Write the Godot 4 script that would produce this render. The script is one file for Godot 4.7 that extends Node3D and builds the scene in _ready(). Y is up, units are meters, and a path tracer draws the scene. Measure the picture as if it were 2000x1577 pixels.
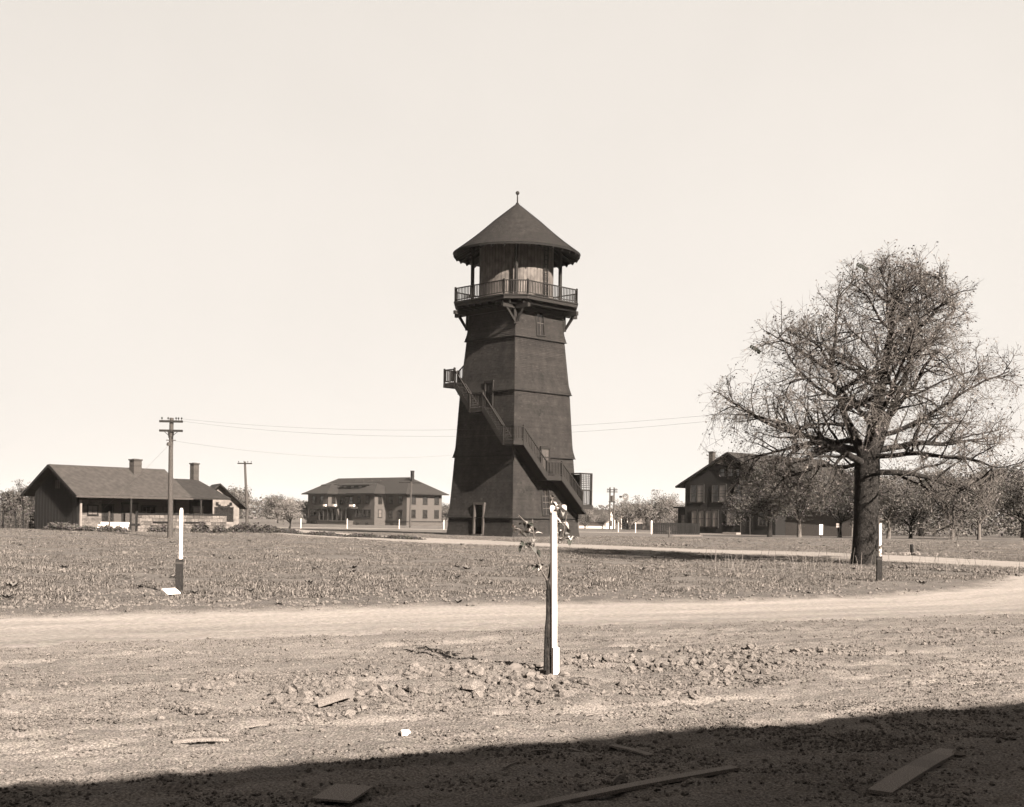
extends Node3D

# ---------------------------------------------------------------- mesh collector
class MB:
	var v := PackedVector3Array()
	var n := PackedVector3Array()
	var c := PackedColorArray()
	func tri(a: Vector3, b: Vector3, d: Vector3, col := Color.WHITE) -> void:
		var m := (b - a).cross(d - a).normalized()
		v.append(a); v.append(d); v.append(b)
		for i in 3:
			n.append(m); c.append(col)
	# corners counter-clockwise seen from outside
	func quad(a: Vector3, b: Vector3, d: Vector3, e: Vector3, col := Color.WHITE) -> void:
		tri(a, b, d, col); tri(a, d, e, col)
	func box(at: Vector3, size: Vector3, col := Color.WHITE, turn := Basis.IDENTITY) -> void:
		hexa(at, turn.x * size.x * 0.5, turn.y * size.y * 0.5, turn.z * size.z * 0.5, col)
	func hexa(o: Vector3, x: Vector3, y: Vector3, z: Vector3, col := Color.WHITE) -> void:
		quad(o - x - y + z, o + x - y + z, o + x + y + z, o - x + y + z, col)
		quad(o + x - y - z, o - x - y - z, o - x + y - z, o + x + y - z, col)
		quad(o + x - y + z, o + x - y - z, o + x + y - z, o + x + y + z, col)
		quad(o - x - y - z, o - x - y + z, o - x + y + z, o - x + y - z, col)
		quad(o - x + y + z, o + x + y + z, o + x + y - z, o - x + y - z, col)
		quad(o - x - y - z, o + x - y - z, o + x - y + z, o - x - y + z, col)
	# a squared timber from p to q, w wide across, h deep
	func bar(p: Vector3, q: Vector3, w: float, h: float, col := Color.WHITE, up := Vector3.UP) -> void:
		var d := (q - p)
		var x := d.cross(up)
		if x.length() < 1e-4:
			x = d.cross(Vector3.RIGHT)
		x = x.normalized()
		var y := x.cross(d).normalized()
		hexa((p + q) * 0.5, x * w * 0.5, y * h * 0.5, -d * 0.5, col)
	func tube(pts: Array, rs: Array, sides := 6, col := Color.WHITE, cap := true, flute := 0.0) -> void:
		var rings := []
		var norms := []
		var ref := Vector3(0.31, 0.2, 0.93)
		for i in pts.size():
			var t: Vector3 = (pts[mini(i + 1, pts.size() - 1)] - pts[maxi(i - 1, 0)]).normalized()
			var x := t.cross(ref).normalized()
			if x.length() < 0.1:
				x = t.cross(Vector3.RIGHT).normalized()
			var y := x.cross(t).normalized()
			var ring := PackedVector3Array()
			var nn := PackedVector3Array()
			for k in sides:
				var a := TAU * k / sides
				var dir := x * cos(a) + y * sin(a)
				var r: float = rs[i]
				if flute > 0.0:
					r *= 1.0 + flute * (sin(a * 5.0 + i * 0.35) * 0.45 + sin(a * 13.0 + i * 0.9) * 0.35 + sin(a * 23.0 - i * 0.6) * 0.25)
				ring.append(pts[i] + dir * r)
				nn.append(dir)
			rings.append(ring); norms.append(nn)
		for i in pts.size() - 1:
			for k in sides:
				var k2 := (k + 1) % sides
				smooth(rings[i][k], rings[i][k2], rings[i + 1][k2], rings[i + 1][k], norms[i][k], norms[i][k2], norms[i + 1][k2], norms[i + 1][k], col)
		if cap:
			var last: int = pts.size() - 1
			for k in sides:
				tri(pts[last], rings[last][(k + 1) % sides], rings[last][k], col)
	func smooth(a: Vector3, b: Vector3, d: Vector3, e: Vector3, na: Vector3, nb: Vector3, nd: Vector3, ne: Vector3, col: Color) -> void:
		v.append(a); v.append(b); v.append(d); v.append(a); v.append(d); v.append(e)
		n.append(na); n.append(nb); n.append(nd); n.append(na); n.append(nd); n.append(ne)
		for i in 6:
			c.append(col)
	# a slab: four corners (counter-clockwise from above), t thick downwards
	func slab(a: Vector3, b: Vector3, d: Vector3, e: Vector3, t: float, col := Color.WHITE) -> void:
		var o := Vector3(0, -t, 0)
		quad(a, b, d, e, col)
		quad(e + o, d + o, b + o, a + o, col)
		quad(a + o, b + o, b, a, col); quad(b + o, d + o, d, b, col)
		quad(d + o, e + o, e, d, col); quad(e + o, a + o, a, e, col)
	func prism(poly: PackedVector2Array, y0: float, y1: float, col := Color.WHITE) -> void:
		var m := poly.size()
		for i in m:
			var p := poly[i]
			var q := poly[(i + 1) % m]
			quad(Vector3(q.x, y0, q.y), Vector3(p.x, y0, p.y), Vector3(p.x, y1, p.y), Vector3(q.x, y1, q.y), col)
		for i in range(1, m - 1):
			tri(Vector3(poly[0].x, y1, poly[0].y), Vector3(poly[i + 1].x, y1, poly[i + 1].y), Vector3(poly[i].x, y1, poly[i].y), col)
			tri(Vector3(poly[0].x, y0, poly[0].y), Vector3(poly[i].x, y0, poly[i].y), Vector3(poly[i + 1].x, y0, poly[i + 1].y), col)
	func mesh() -> ArrayMesh:
		var a := []
		a.resize(Mesh.ARRAY_MAX)
		a[Mesh.ARRAY_VERTEX] = v; a[Mesh.ARRAY_NORMAL] = n; a[Mesh.ARRAY_COLOR] = c
		var m := ArrayMesh.new()
		if v.size():
			m.add_surface_from_arrays(Mesh.PRIMITIVE_TRIANGLES, a)
		return m

# ---------------------------------------------------------------- naming helpers
var taken := {}
var M := {}
var rng := RandomNumberGenerator.new()

func numbered(parent: Node, called: String) -> String:
	var key := "%d/%s" % [parent.get_instance_id(), called]
	var k: int = taken.get(key, 0)
	taken[key] = k + 1
	return called if k == 0 else "%s_%03d" % [called, k]

func put(called: String, mesh: Mesh, mat: Material, parent: Node3D = null, xf := Transform3D.IDENTITY) -> MeshInstance3D:
	var p: Node3D = parent if parent else self
	var o := MeshInstance3D.new()
	o.name = numbered(p, called)
	o.mesh = mesh
	o.material_override = mat
	o.transform = xf
	p.add_child(o, true)
	return o

func part(called: String, b: MB, mat: Material, parent: Node3D, stuff := false) -> MeshInstance3D:
	var o := put(called, b.mesh(), mat, parent)
	if stuff:
		o.set_meta("kind", "stuff")
	return o

func tag(o: Node3D, label: String, category: String, group := "") -> Node3D:
	o.set_meta("label", label); o.set_meta("category", category)
	if group:
		o.set_meta("group", group)
	return o

func thing(called: String, label: String, category: String, at := Vector3.ZERO, turn := 0.0, group := "") -> Node3D:
	var o := Node3D.new()
	o.name = numbered(self, called)
	add_child(o, true)
	o.position = at
	o.rotation.y = turn
	tag(o, label, category, group)
	return o

func solo(called: String, b: MB, mat: Material, label: String, category: String, at := Vector3.ZERO, turn := 0.0, group := "") -> MeshInstance3D:
	var o := part(called, b, mat, self)
	o.position = at; o.rotation.y = turn
	tag(o, label, category, group)
	return o

func again(src: Node3D, at: Vector3, turn: float, label: String, size := 1.0) -> Node3D:
	var o: Node3D = src.duplicate()
	o.name = numbered(self, str(src.name).trim_suffix("_001"))
	add_child(o, true)
	o.position = at
	o.rotation = Vector3(0, turn, 0)
	o.scale = Vector3.ONE * size
	o.set_meta("label", label)
	return o

func setting(o: Node3D) -> Node3D:
	o.set_meta("kind", "structure")
	return o

# ---------------------------------------------------------------- materials
func tint(l: float) -> Color:
	l *= 0.575
	return Color(l * 1.135, l * 0.975, l * 0.87).linear_to_srgb()

func lin(l: float, warm := 1.0) -> Color:
	l *= 0.575
	return Color(l * (1.0 + 0.135 * warm), l * (1.0 - 0.025 * warm), l * (1.0 - 0.135 * warm))

func noise_tex(freq: float, lo: float, hi: float, octaves := 5, seed_ := 1, kind := FastNoiseLite.TYPE_SIMPLEX_SMOOTH, bump := false, side := 512) -> NoiseTexture2D:
	var f := FastNoiseLite.new()
	f.seed = seed_; f.frequency = freq; f.fractal_octaves = octaves; f.noise_type = kind; f.fractal_gain = 0.6
	var t := NoiseTexture2D.new()
	t.width = side; t.height = side; t.seamless = true; t.noise = f
	if bump:
		t.as_normal_map = true; t.bump_strength = 6.0
	else:
		var g := Gradient.new()
		g.set_color(0, Color(lo, lo, lo)); g.set_color(1, Color(hi, hi, hi))
		t.color_ramp = g
	return t

func mat(l: float, rough := 0.9, tex: Texture2D = null, scale_ := Vector3.ONE, bump: Texture2D = null, strength := 0.6) -> StandardMaterial3D:
	var m := StandardMaterial3D.new()
	m.albedo_color = tint(l)
	m.roughness = rough
	m.metallic_specular = 0.25
	m.vertex_color_use_as_albedo = true
	if tex or bump:
		m.uv1_triplanar = true
		m.uv1_world_triplanar = true
		m.uv1_scale = scale_
	if tex:
		m.albedo_texture = tex
	if bump:
		m.normal_enabled = true
		m.normal_texture = bump
		m.normal_scale = strength
	return m

func materials() -> void:
	var blot := noise_tex(0.012, 0.55, 1.0, 5, 3)
	var grit := noise_tex(0.06, 0.3, 1.0, 4, 5)
	var grit_n := noise_tex(0.05, 0.0, 1.0, 5, 8, FastNoiseLite.TYPE_SIMPLEX_SMOOTH, true)
	var fine_n := noise_tex(0.09, 0.0, 1.0, 4, 9, FastNoiseLite.TYPE_SIMPLEX_SMOOTH, true)
	M.ground = mat(1.15, 1.0, grit, Vector3.ONE * 1.3, grit_n, 1.1)
	M.ground.albedo_color = Color.WHITE
	M.road = mat(1.0, 1.0, noise_tex(0.03, 0.72, 1.0, 5, 15), Vector3.ONE * 0.6, fine_n, 0.5)
	M.road.albedo_color = Color.WHITE
	M.clod = mat(0.29, 1.0, grit, Vector3.ONE * 2.0, grit_n, 0.7)
	M.grass = mat(1.0, 1.0)
	M.grass.albedo_color = Color.WHITE
	M.shingle = mat(0.047, 0.95, noise_tex(0.012, 0.5, 1.0, 6, 13), Vector3(0.22, 0.09, 0.22))
	M.roof_shingle = mat(0.034, 0.95, blot, Vector3.ONE * 0.35)
	M.timber = mat(0.036, 0.9, grit, Vector3(0.8, 0.8, 0.8))
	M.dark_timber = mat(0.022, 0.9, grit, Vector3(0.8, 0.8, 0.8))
	M.stave = mat(0.14, 0.85, blot, Vector3(0.3, 0.15, 0.3))
	M.white_paint = mat(0.7, 0.6, noise_tex(0.02, 0.86, 1.0, 5, 31), Vector3(3, 0.6, 3))
	M.grey_wood = mat(0.11, 0.9, grit, Vector3(1.5, 0.25, 1.5))
	M.pale_wood = mat(0.36, 0.9, grit, Vector3(3.0, 3.0, 3.0))
	M.bark = mat(0.042, 1.0, noise_tex(0.03, 0.3, 1.0, 5, 21), Vector3(1.6, 0.35, 1.6), noise_tex(0.03, 0.0, 1.0, 5, 22, FastNoiseLite.TYPE_SIMPLEX_SMOOTH, true), 1.6)
	M.twig = mat(0.075, 1.0)
	M.pale_bark = mat(0.2, 1.0, grit, Vector3(1.0, 0.4, 1.0))
	M.leaf = mat(1.0, 0.8)
	M.leaf.albedo_color = Color.WHITE
	M.leaf.backlight_enabled = true
	M.leaf.backlight = Color(0.35, 0.33, 0.3)
	M.wire = mat(0.03, 0.6)
	M.iron = mat(0.04, 0.6)
	M.glass_dark = mat(0.01, 0.06)
	M.glass_dark.metallic_specular = 0.5
	M.glass_pale = mat(0.085, 0.15)
	M.glass_pale.metallic_specular = 0.5
	M.brick = mat(0.13, 0.95, grit, Vector3.ONE * 0.6)
	M.stone = mat(0.27, 0.95, noise_tex(0.05, 0.35, 1.0, 3, 41, FastNoiseLite.TYPE_CELLULAR), Vector3.ONE * 0.5)
	M.pale_plaster = mat(0.2, 0.9, blot, Vector3.ONE * 0.3)
	M.brown_wall = mat(0.02, 0.95, grit, Vector3(0.2, 1.2, 0.2))
	M.grey_shingle = mat(0.112, 0.95, noise_tex(0.06, 0.4, 1.0, 3, 44), Vector3(0.25, 0.8, 0.25))
	M.depot_roof = mat(0.055, 0.95, blot, Vector3.ONE * 0.3)
	M.brown_roof = mat(0.03, 0.95, blot, Vector3.ONE * 0.3)
	M.dark_wall = mat(0.022, 0.95, grit, Vector3(1.0, 0.2, 1.0))

# ---------------------------------------------------------------- terrain
const ROAD := [Vector2(-40, -5), Vector2(-20, -9.4), Vector2(-9, -14.6), Vector2(-4.5, -17.1), Vector2(-0.6, -19.4), Vector2(4.2, -21.4), Vector2(8.6, -23.6), Vector2(12.9, -28.2), Vector2(16.3, -35), Vector2(22, -41), Vector2(42, -50)]
const LANE := [Vector2(22, -41), Vector2(17.6, -47), Vector2(15, -52.5), Vector2(11.8, -56.6), Vector2(7.5, -60), Vector2(1.0, -66), Vector2(-5, -76), Vector2(-10, -81.5), Vector2(-17, -97), Vector2(-26, -128), Vector2(-40, -150)]
const FAR_ROAD := [Vector2(-90, -135), Vector2(-40, -147), Vector2(-20, -150), Vector2(-4, -147), Vector2(8, -140), Vector2(26, -139)]
const BANK := [Vector2(-7, -8.6), Vector2(-3.5, -10.2), Vector2(-1.0, -11.2), Vector2(1.2, -12.4), Vector2(3.0, -14.0), Vector2(5.0, -16.0), Vector2(8.2, -18.4), Vector2(14, -23)]
var near_r := 99.0
var fn_big := FastNoiseLite.new()
var fn_mid := FastNoiseLite.new()
var fn_clod := FastNoiseLite.new()
var fn_fine := FastNoiseLite.new()
var fn_patch := FastNoiseLite.new()

# x: distance to the polyline, y: signed side (positive on the far, left hand)
func from_line(line: Array, p: Vector2) -> Vector2:
	var best := 1e9
	var side := 1.0
	for i in line.size() - 1:
		var a: Vector2 = line[i]
		var d: Vector2 = line[i + 1] - a
		var t := clampf((p - a).dot(d) / d.length_squared(), 0.0, 1.0)
		var o := p - a - d * t
		var l := o.length_squared()
		if l < best:
			best = l
			side = signf(d.x * (p.y - a.y) - d.y * (p.x - a.x))
	return Vector2(sqrt(best), -side)

func land(x: float, z: float) -> float:
	var d := -z
	var y := -0.0065 * clampf(d - 100.0, 0.0, 190.0)
	if d > 24.0:
		y += fn_big.get_noise_2d(x, z) * 0.10 * clampf((d - 24.0) / 20.0, 0.0, 1.0) * clampf((96.0 - d) / 12.0, 0.0, 1.0)
	return y

# fills: x road share, y lane share, z field share, w bank share
func zones(x: float, z: float) -> Vector4:
	var p := Vector2(x, z)
	var r := Vector2(100, 1)
	if z > -60.0:
		r = from_line(ROAD, p)
	near_r = r.x if r.y < 0.0 else -r.x
	var lane := 100.0
	if z < -36.0:
		lane = from_line(LANE, p).x
		lane = minf(lane, from_line(FAR_ROAD, p).x + 0.8) if z < -110.0 else lane
	var w := fn_mid.get_noise_2d(x * 2.0, z * 2.0) * 0.35
	var road := 1.0 - smoothstep(1.9, 2.35, r.x + w)
	if r.y < 0.0:
		road = 1.0 - smoothstep(0.9, 3.0, r.x + w)
	var lane_w := 1.0 - smoothstep(2.5, 3.6, lane + w)
	var field := smoothstep(1.9, 2.4, r.x + w) if r.y > 0.0 else 0.0
	if z < -60.0:
		field = 1.0
	if x > 17.0 and z > -41.0 - (x - 22.0) * 0.45:
		field = 0.0
	field *= 1.0 - lane_w
	# trodden earth round the foot of the tower
	var foot := maxf(absf((x - 0.2) * 0.707 + (z + 94.5) * 0.707), absf((x - 0.2) * -0.707 + (z + 94.5) * 0.707))
	field *= smoothstep(4.2, 6.5, foot + w * 3.0)
	var bank := 0.0
	if z > -26.0 and r.y < 0.0:
		var b := from_line(BANK, p).x
		bank = (1.0 - smoothstep(0.3, 1.9, b + w * 1.8)) * smoothstep(1.6, 3.2, r.x)
		bank *= 0.3 + 0.7 * exp(-pow((x - 0.2) / 2.6, 2.0))
		bank *= smoothstep(-0.25, 0.3, fn_mid.get_noise_2d(x * 0.5 + 17.0, z * 0.7) + 0.35 * exp(-pow((x - 0.2) / 2.2, 2.0)))
	return Vector4(road, lane_w, field, bank)

# wheel tracks running beside the road: 1 in the rut, 0 away from it
func rut(x: float, z: float) -> float:
	if near_r < 2.6 or near_r > 12.5 or z < -40.0:
		return 0.0
	var v := 0.0
	var w := fn_mid.get_noise_2d(x * 0.25, z * 0.25) * 0.8 + fn_mid.get_noise_2d(x * 0.9 + 50.0, z * 0.9) * 0.12
	for o in [3.3, 4.75, 6.1, 6.9, 7.6, 8.3, 9.7, 10.6]:
		var e := absf(near_r + w * (0.5 + o * 0.09) - o)
		v = maxf(v, 1.0 - smoothstep(0.05, 0.2, e))
	return v * smoothstep(-0.25, 0.15, fn_mid.get_noise_2d(x * 0.2 + 80.0, z * 0.3))

func surface(x: float, z: float, k: Vector4) -> float:
	var y := land(x, z)
	var d := -z
	var fade := clampf(60.0 / maxf(d, 1.0) - 0.6, 0.0, 1.0)
	var loose := (1.0 - k.x) * (1.0 - k.y)
	# along and across the wheel tracks
	var s := x * 0.88 - z * 0.47
	var t := x * 0.47 + z * 0.88
	y += fn_fine.get_noise_2d(x, z) * 0.022 * (0.3 + loose) * fade
	y += fn_mid.get_noise_2d(x * 1.4, z * 1.4) * 0.03 * loose * fade
	y += fn_fine.get_noise_2d(s * 0.12, t * 1.3) * 0.028 * (1.0 - k.z) * (1.0 - k.x) * fade
	y -= rut(x, z) * 0.028 * (1.0 - k.w)
	y += k.w * (0.05 + (fn_clod.get_noise_2d(x, z) + 0.6) * 0.075)
	y += k.z * (fn_clod.get_noise_2d(x * 0.6, z * 0.6) + 0.6) * 0.038 * fade
	if k.z > 0.0 and d < 45.0:
		y += 0.05 * k.z
	return y

func soil(x: float, z: float, k: Vector4) -> Color:
	var s := x * 0.88 - z * 0.47
	var t := x * 0.47 + z * 0.88
	var patch := fn_patch.get_noise_2d(x, z)
	var streak := fn_patch.get_noise_2d(s * 0.25, t * 4.0)
	var l := 0.265 + patch * 0.045 + streak * 0.075
	l += rut(x, z) * 0.07
	l = lerpf(l, 0.225 + patch * 0.045, k.w * 0.9)
	l = lerpf(l, 0.205 + patch * 0.06 - (0.035 if z > -25.0 - x * 0.33 else 0.0), k.z)
	l = lerpf(l, 0.33 + streak * 0.04, maxf(k.x, k.y))
	return lin(l, 0.95)

func fan_rows() -> PackedFloat32Array:
	var rows := PackedFloat32Array()
	var d := 2.5
	while d < 62.0:
		rows.append(d)
		d += maxf(0.024, 0.0047 * d)
	while d < 1500.0:
		rows.append(d)
		d *= 1.022
	return rows

func sheet(rows: PackedFloat32Array, cols: int, xs: Callable, ys: Callable, cs: Callable) -> ArrayMesh:
	var nr := rows.size()
	var v := PackedVector3Array()
	var c := PackedColorArray()
	v.resize(nr * cols); c.resize(nr * cols)
	for i in nr:
		for j in cols:
			var q: Vector2 = xs.call(rows[i], j)
			var k := zones(q.x, q.y)
			v[i * cols + j] = Vector3(q.x, ys.call(q.x, q.y, k), q.y)
			c[i * cols + j] = cs.call(q.x, q.y, k)
	return gridded(v, c, nr, cols)

func gridded(v: PackedVector3Array, c: PackedColorArray, nr: int, cols: int) -> ArrayMesh:
	var n := PackedVector3Array()
	n.resize(nr * cols)
	for i in nr:
		for j in cols:
			var a := v[i * cols + mini(j + 1, cols - 1)] - v[i * cols + maxi(j - 1, 0)]
			var b := v[mini(i + 1, nr - 1) * cols + j] - v[maxi(i - 1, 0) * cols + j]
			var m := a.cross(b).normalized()
			n[i * cols + j] = m if m.y > 0.0 else -m
	var ix := PackedInt32Array()
	ix.resize((nr - 1) * (cols - 1) * 6)
	var w := 0
	for i in nr - 1:
		for j in cols - 1:
			var p := i * cols + j
			ix[w] = p; ix[w + 1] = p + cols; ix[w + 2] = p + 1
			ix[w + 3] = p + 1; ix[w + 4] = p + cols; ix[w + 5] = p + cols + 1
			w += 6
	var a := []
	a.resize(Mesh.ARRAY_MAX)
	a[Mesh.ARRAY_VERTEX] = v; a[Mesh.ARRAY_NORMAL] = n; a[Mesh.ARRAY_COLOR] = c; a[Mesh.ARRAY_INDEX] = ix
	var m := ArrayMesh.new()
	m.add_surface_from_arrays(Mesh.PRIMITIVE_TRIANGLES, a)
	return m

func strip(line: Array, half: float, step: float, across: int, lift: float, tone: float, near_tone := 1.0) -> ArrayMesh:
	var v := PackedVector3Array()
	var c := PackedColorArray()
	var pts := []
	for i in line.size() - 1:
		var a: Vector2 = line[i]
		var b: Vector2 = line[i + 1]
		var k := maxi(1, int((b - a).length() / step))
		for j in k:
			pts.append(a.lerp(b, float(j) / k))
	pts.append(line[line.size() - 1])
	for pass_ in 12:
		var q := pts.duplicate()
		for i in range(1, pts.size() - 1):
			q[i] = (pts[i - 1] + pts[i] * 2.0 + pts[i + 1]) * 0.25
		pts = q
	for i in pts.size():
		var d: Vector2 = (pts[mini(i + 1, pts.size() - 1)] - pts[maxi(i - 1, 0)]).normalized()
		var s := Vector2(-d.y, d.x)
		for j in across:
			var f := float(j) / (across - 1) * 2.0 - 1.0
			var wob := fn_mid.get_noise_2d(i * step * 1.2, signf(f) * 40.0) * 0.45
			var p: Vector2 = pts[i] + s * f * (half + wob)
			var k := zones(p.x, p.y)
			var y := land(p.x, p.y) + lift - 0.04 * smoothstep(0.8, 1.0, absf(f))
			var fade := clampf(60.0 / maxf(-p.y, 1.0) - 0.6, 0.0, 1.0)
			y += fn_fine.get_noise_2d(p.x, p.y) * 0.008 * fade
			y += fn_fine.get_noise_2d(i * step * 0.12, f * half * 1.5) * 0.014 * fade
			v.append(Vector3(p.x, y, p.y))
			var streak := fn_patch.get_noise_2d(i * step * 0.3, f * half * 5.0)
			var worn := 0.5 + 0.5 * cos(f * 11.0 + fn_mid.get_noise_2d(i * step * 0.15, 3.0) * 3.0)
			c.append(lin(tone * lerpf(1.0, near_tone, smoothstep(-0.3, 0.9, f)) * (0.87 + 0.13 * worn) + streak * 0.045 + fn_patch.get_noise_2d(p.x, p.y) * 0.012, 0.9))
	return gridded(v, c, pts.size(), across)

func build_land() -> void:
	fn_big.seed = 4; fn_big.frequency = 0.035; fn_big.fractal_octaves = 2
	fn_mid.seed = 5; fn_mid.frequency = 0.9; fn_mid.fractal_octaves = 3
	fn_fine.seed = 6; fn_fine.frequency = 3.2; fn_fine.fractal_octaves = 4; fn_fine.fractal_gain = 0.62
	fn_clod.seed = 7; fn_clod.frequency = 3.4; fn_clod.noise_type = FastNoiseLite.TYPE_CELLULAR
	fn_clod.cellular_return_type = FastNoiseLite.RETURN_DISTANCE; fn_clod.fractal_octaves = 2
	fn_patch.seed = 9; fn_patch.frequency = 0.35; fn_patch.fractal_octaves = 4
	var rows := fan_rows()
	var cols := 380
	var m := sheet(rows, cols,
		func(d: float, j: int) -> Vector2:
			var f := float(j) / (cols - 1) * 2.0 - 1.0
			var wide := 0.52 * d + 2.5
			return Vector2(f * wide + f * f * f * f * f * f * f * wide * 0.9, -d),
		surface, soil)
	setting(put("ground", m, M.ground))
	# the plain behind the camera and far to either side
	var b := MB.new()
	var far := lin(0.11)
	b.quad(Vector3(-700, -0.12, 120), Vector3(700, -0.12, 120), Vector3(700, -0.12, -2.0), Vector3(-700, -0.12, -2.0), far)
	for s in [-1.0, 1.0]:
		var p := Vector3(s * 7.0, -0.12, -2.0)
		var q := Vector3(s * 1480, -1.4, -1500)
		if s > 0.0:
			b.quad(p, Vector3(700, -0.12, -2.0), Vector3(1600, -1.4, -1500), q, far)
		else:
			b.quad(Vector3(-700, -0.12, -2.0), p, q, Vector3(-1600, -1.4, -1500), far)
	setting(part("plain", b, M.ground, self))
	setting(put("dirt_road", strip(ROAD, 2.15, 0.09, 56, 0.022, 0.27, 0.74), M.road))
	setting(put("dirt_lane", strip(LANE, 3.0, 0.35, 26, 0.05, 0.26), M.road))
	setting(put("far_road", strip(FAR_ROAD, 2.2, 1.0, 10, 0.05, 0.28), M.road))

func swarm(called: String, mesh: Mesh, material: Material, where: Array, cols: PackedColorArray) -> MultiMeshInstance3D:
	var mm := MultiMesh.new()
	mm.transform_format = MultiMesh.TRANSFORM_3D
	mm.use_colors = true
	mm.mesh = mesh
	mm.instance_count = where.size()
	for i in where.size():
		mm.set_instance_transform(i, where[i])
		mm.set_instance_color(i, cols[i])
	var o := MultiMeshInstance3D.new()
	o.multimesh = mm
	o.material_override = material
	o.name = numbered(self, called)
	o.set_meta("kind", "stuff")
	add_child(o, true)
	return o

func lump(seed_: int, rings := 4, sides := 6) -> MB:
	var r := RandomNumberGenerator.new()
	r.seed = seed_
	var b := MB.new()
	var ring := []
	for i in rings + 1:
		var a := -PI / 2 + PI * i / rings
		var row := []
		for k in sides:
			var w := 0.75 + 0.45 * r.randf()
			var t := TAU * (k + 0.3 * r.randf()) / sides
			row.append(Vector3(cos(a) * cos(t) * w, sin(a) * w * 0.75, cos(a) * sin(t) * w) * 0.5)
		ring.append(row)
	for i in rings:
		for k in sides:
			var k2 := (k + 1) % sides
			b.quad(ring[i][k2], ring[i][k], ring[i + 1][k], ring[i + 1][k2])
	return b

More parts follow.
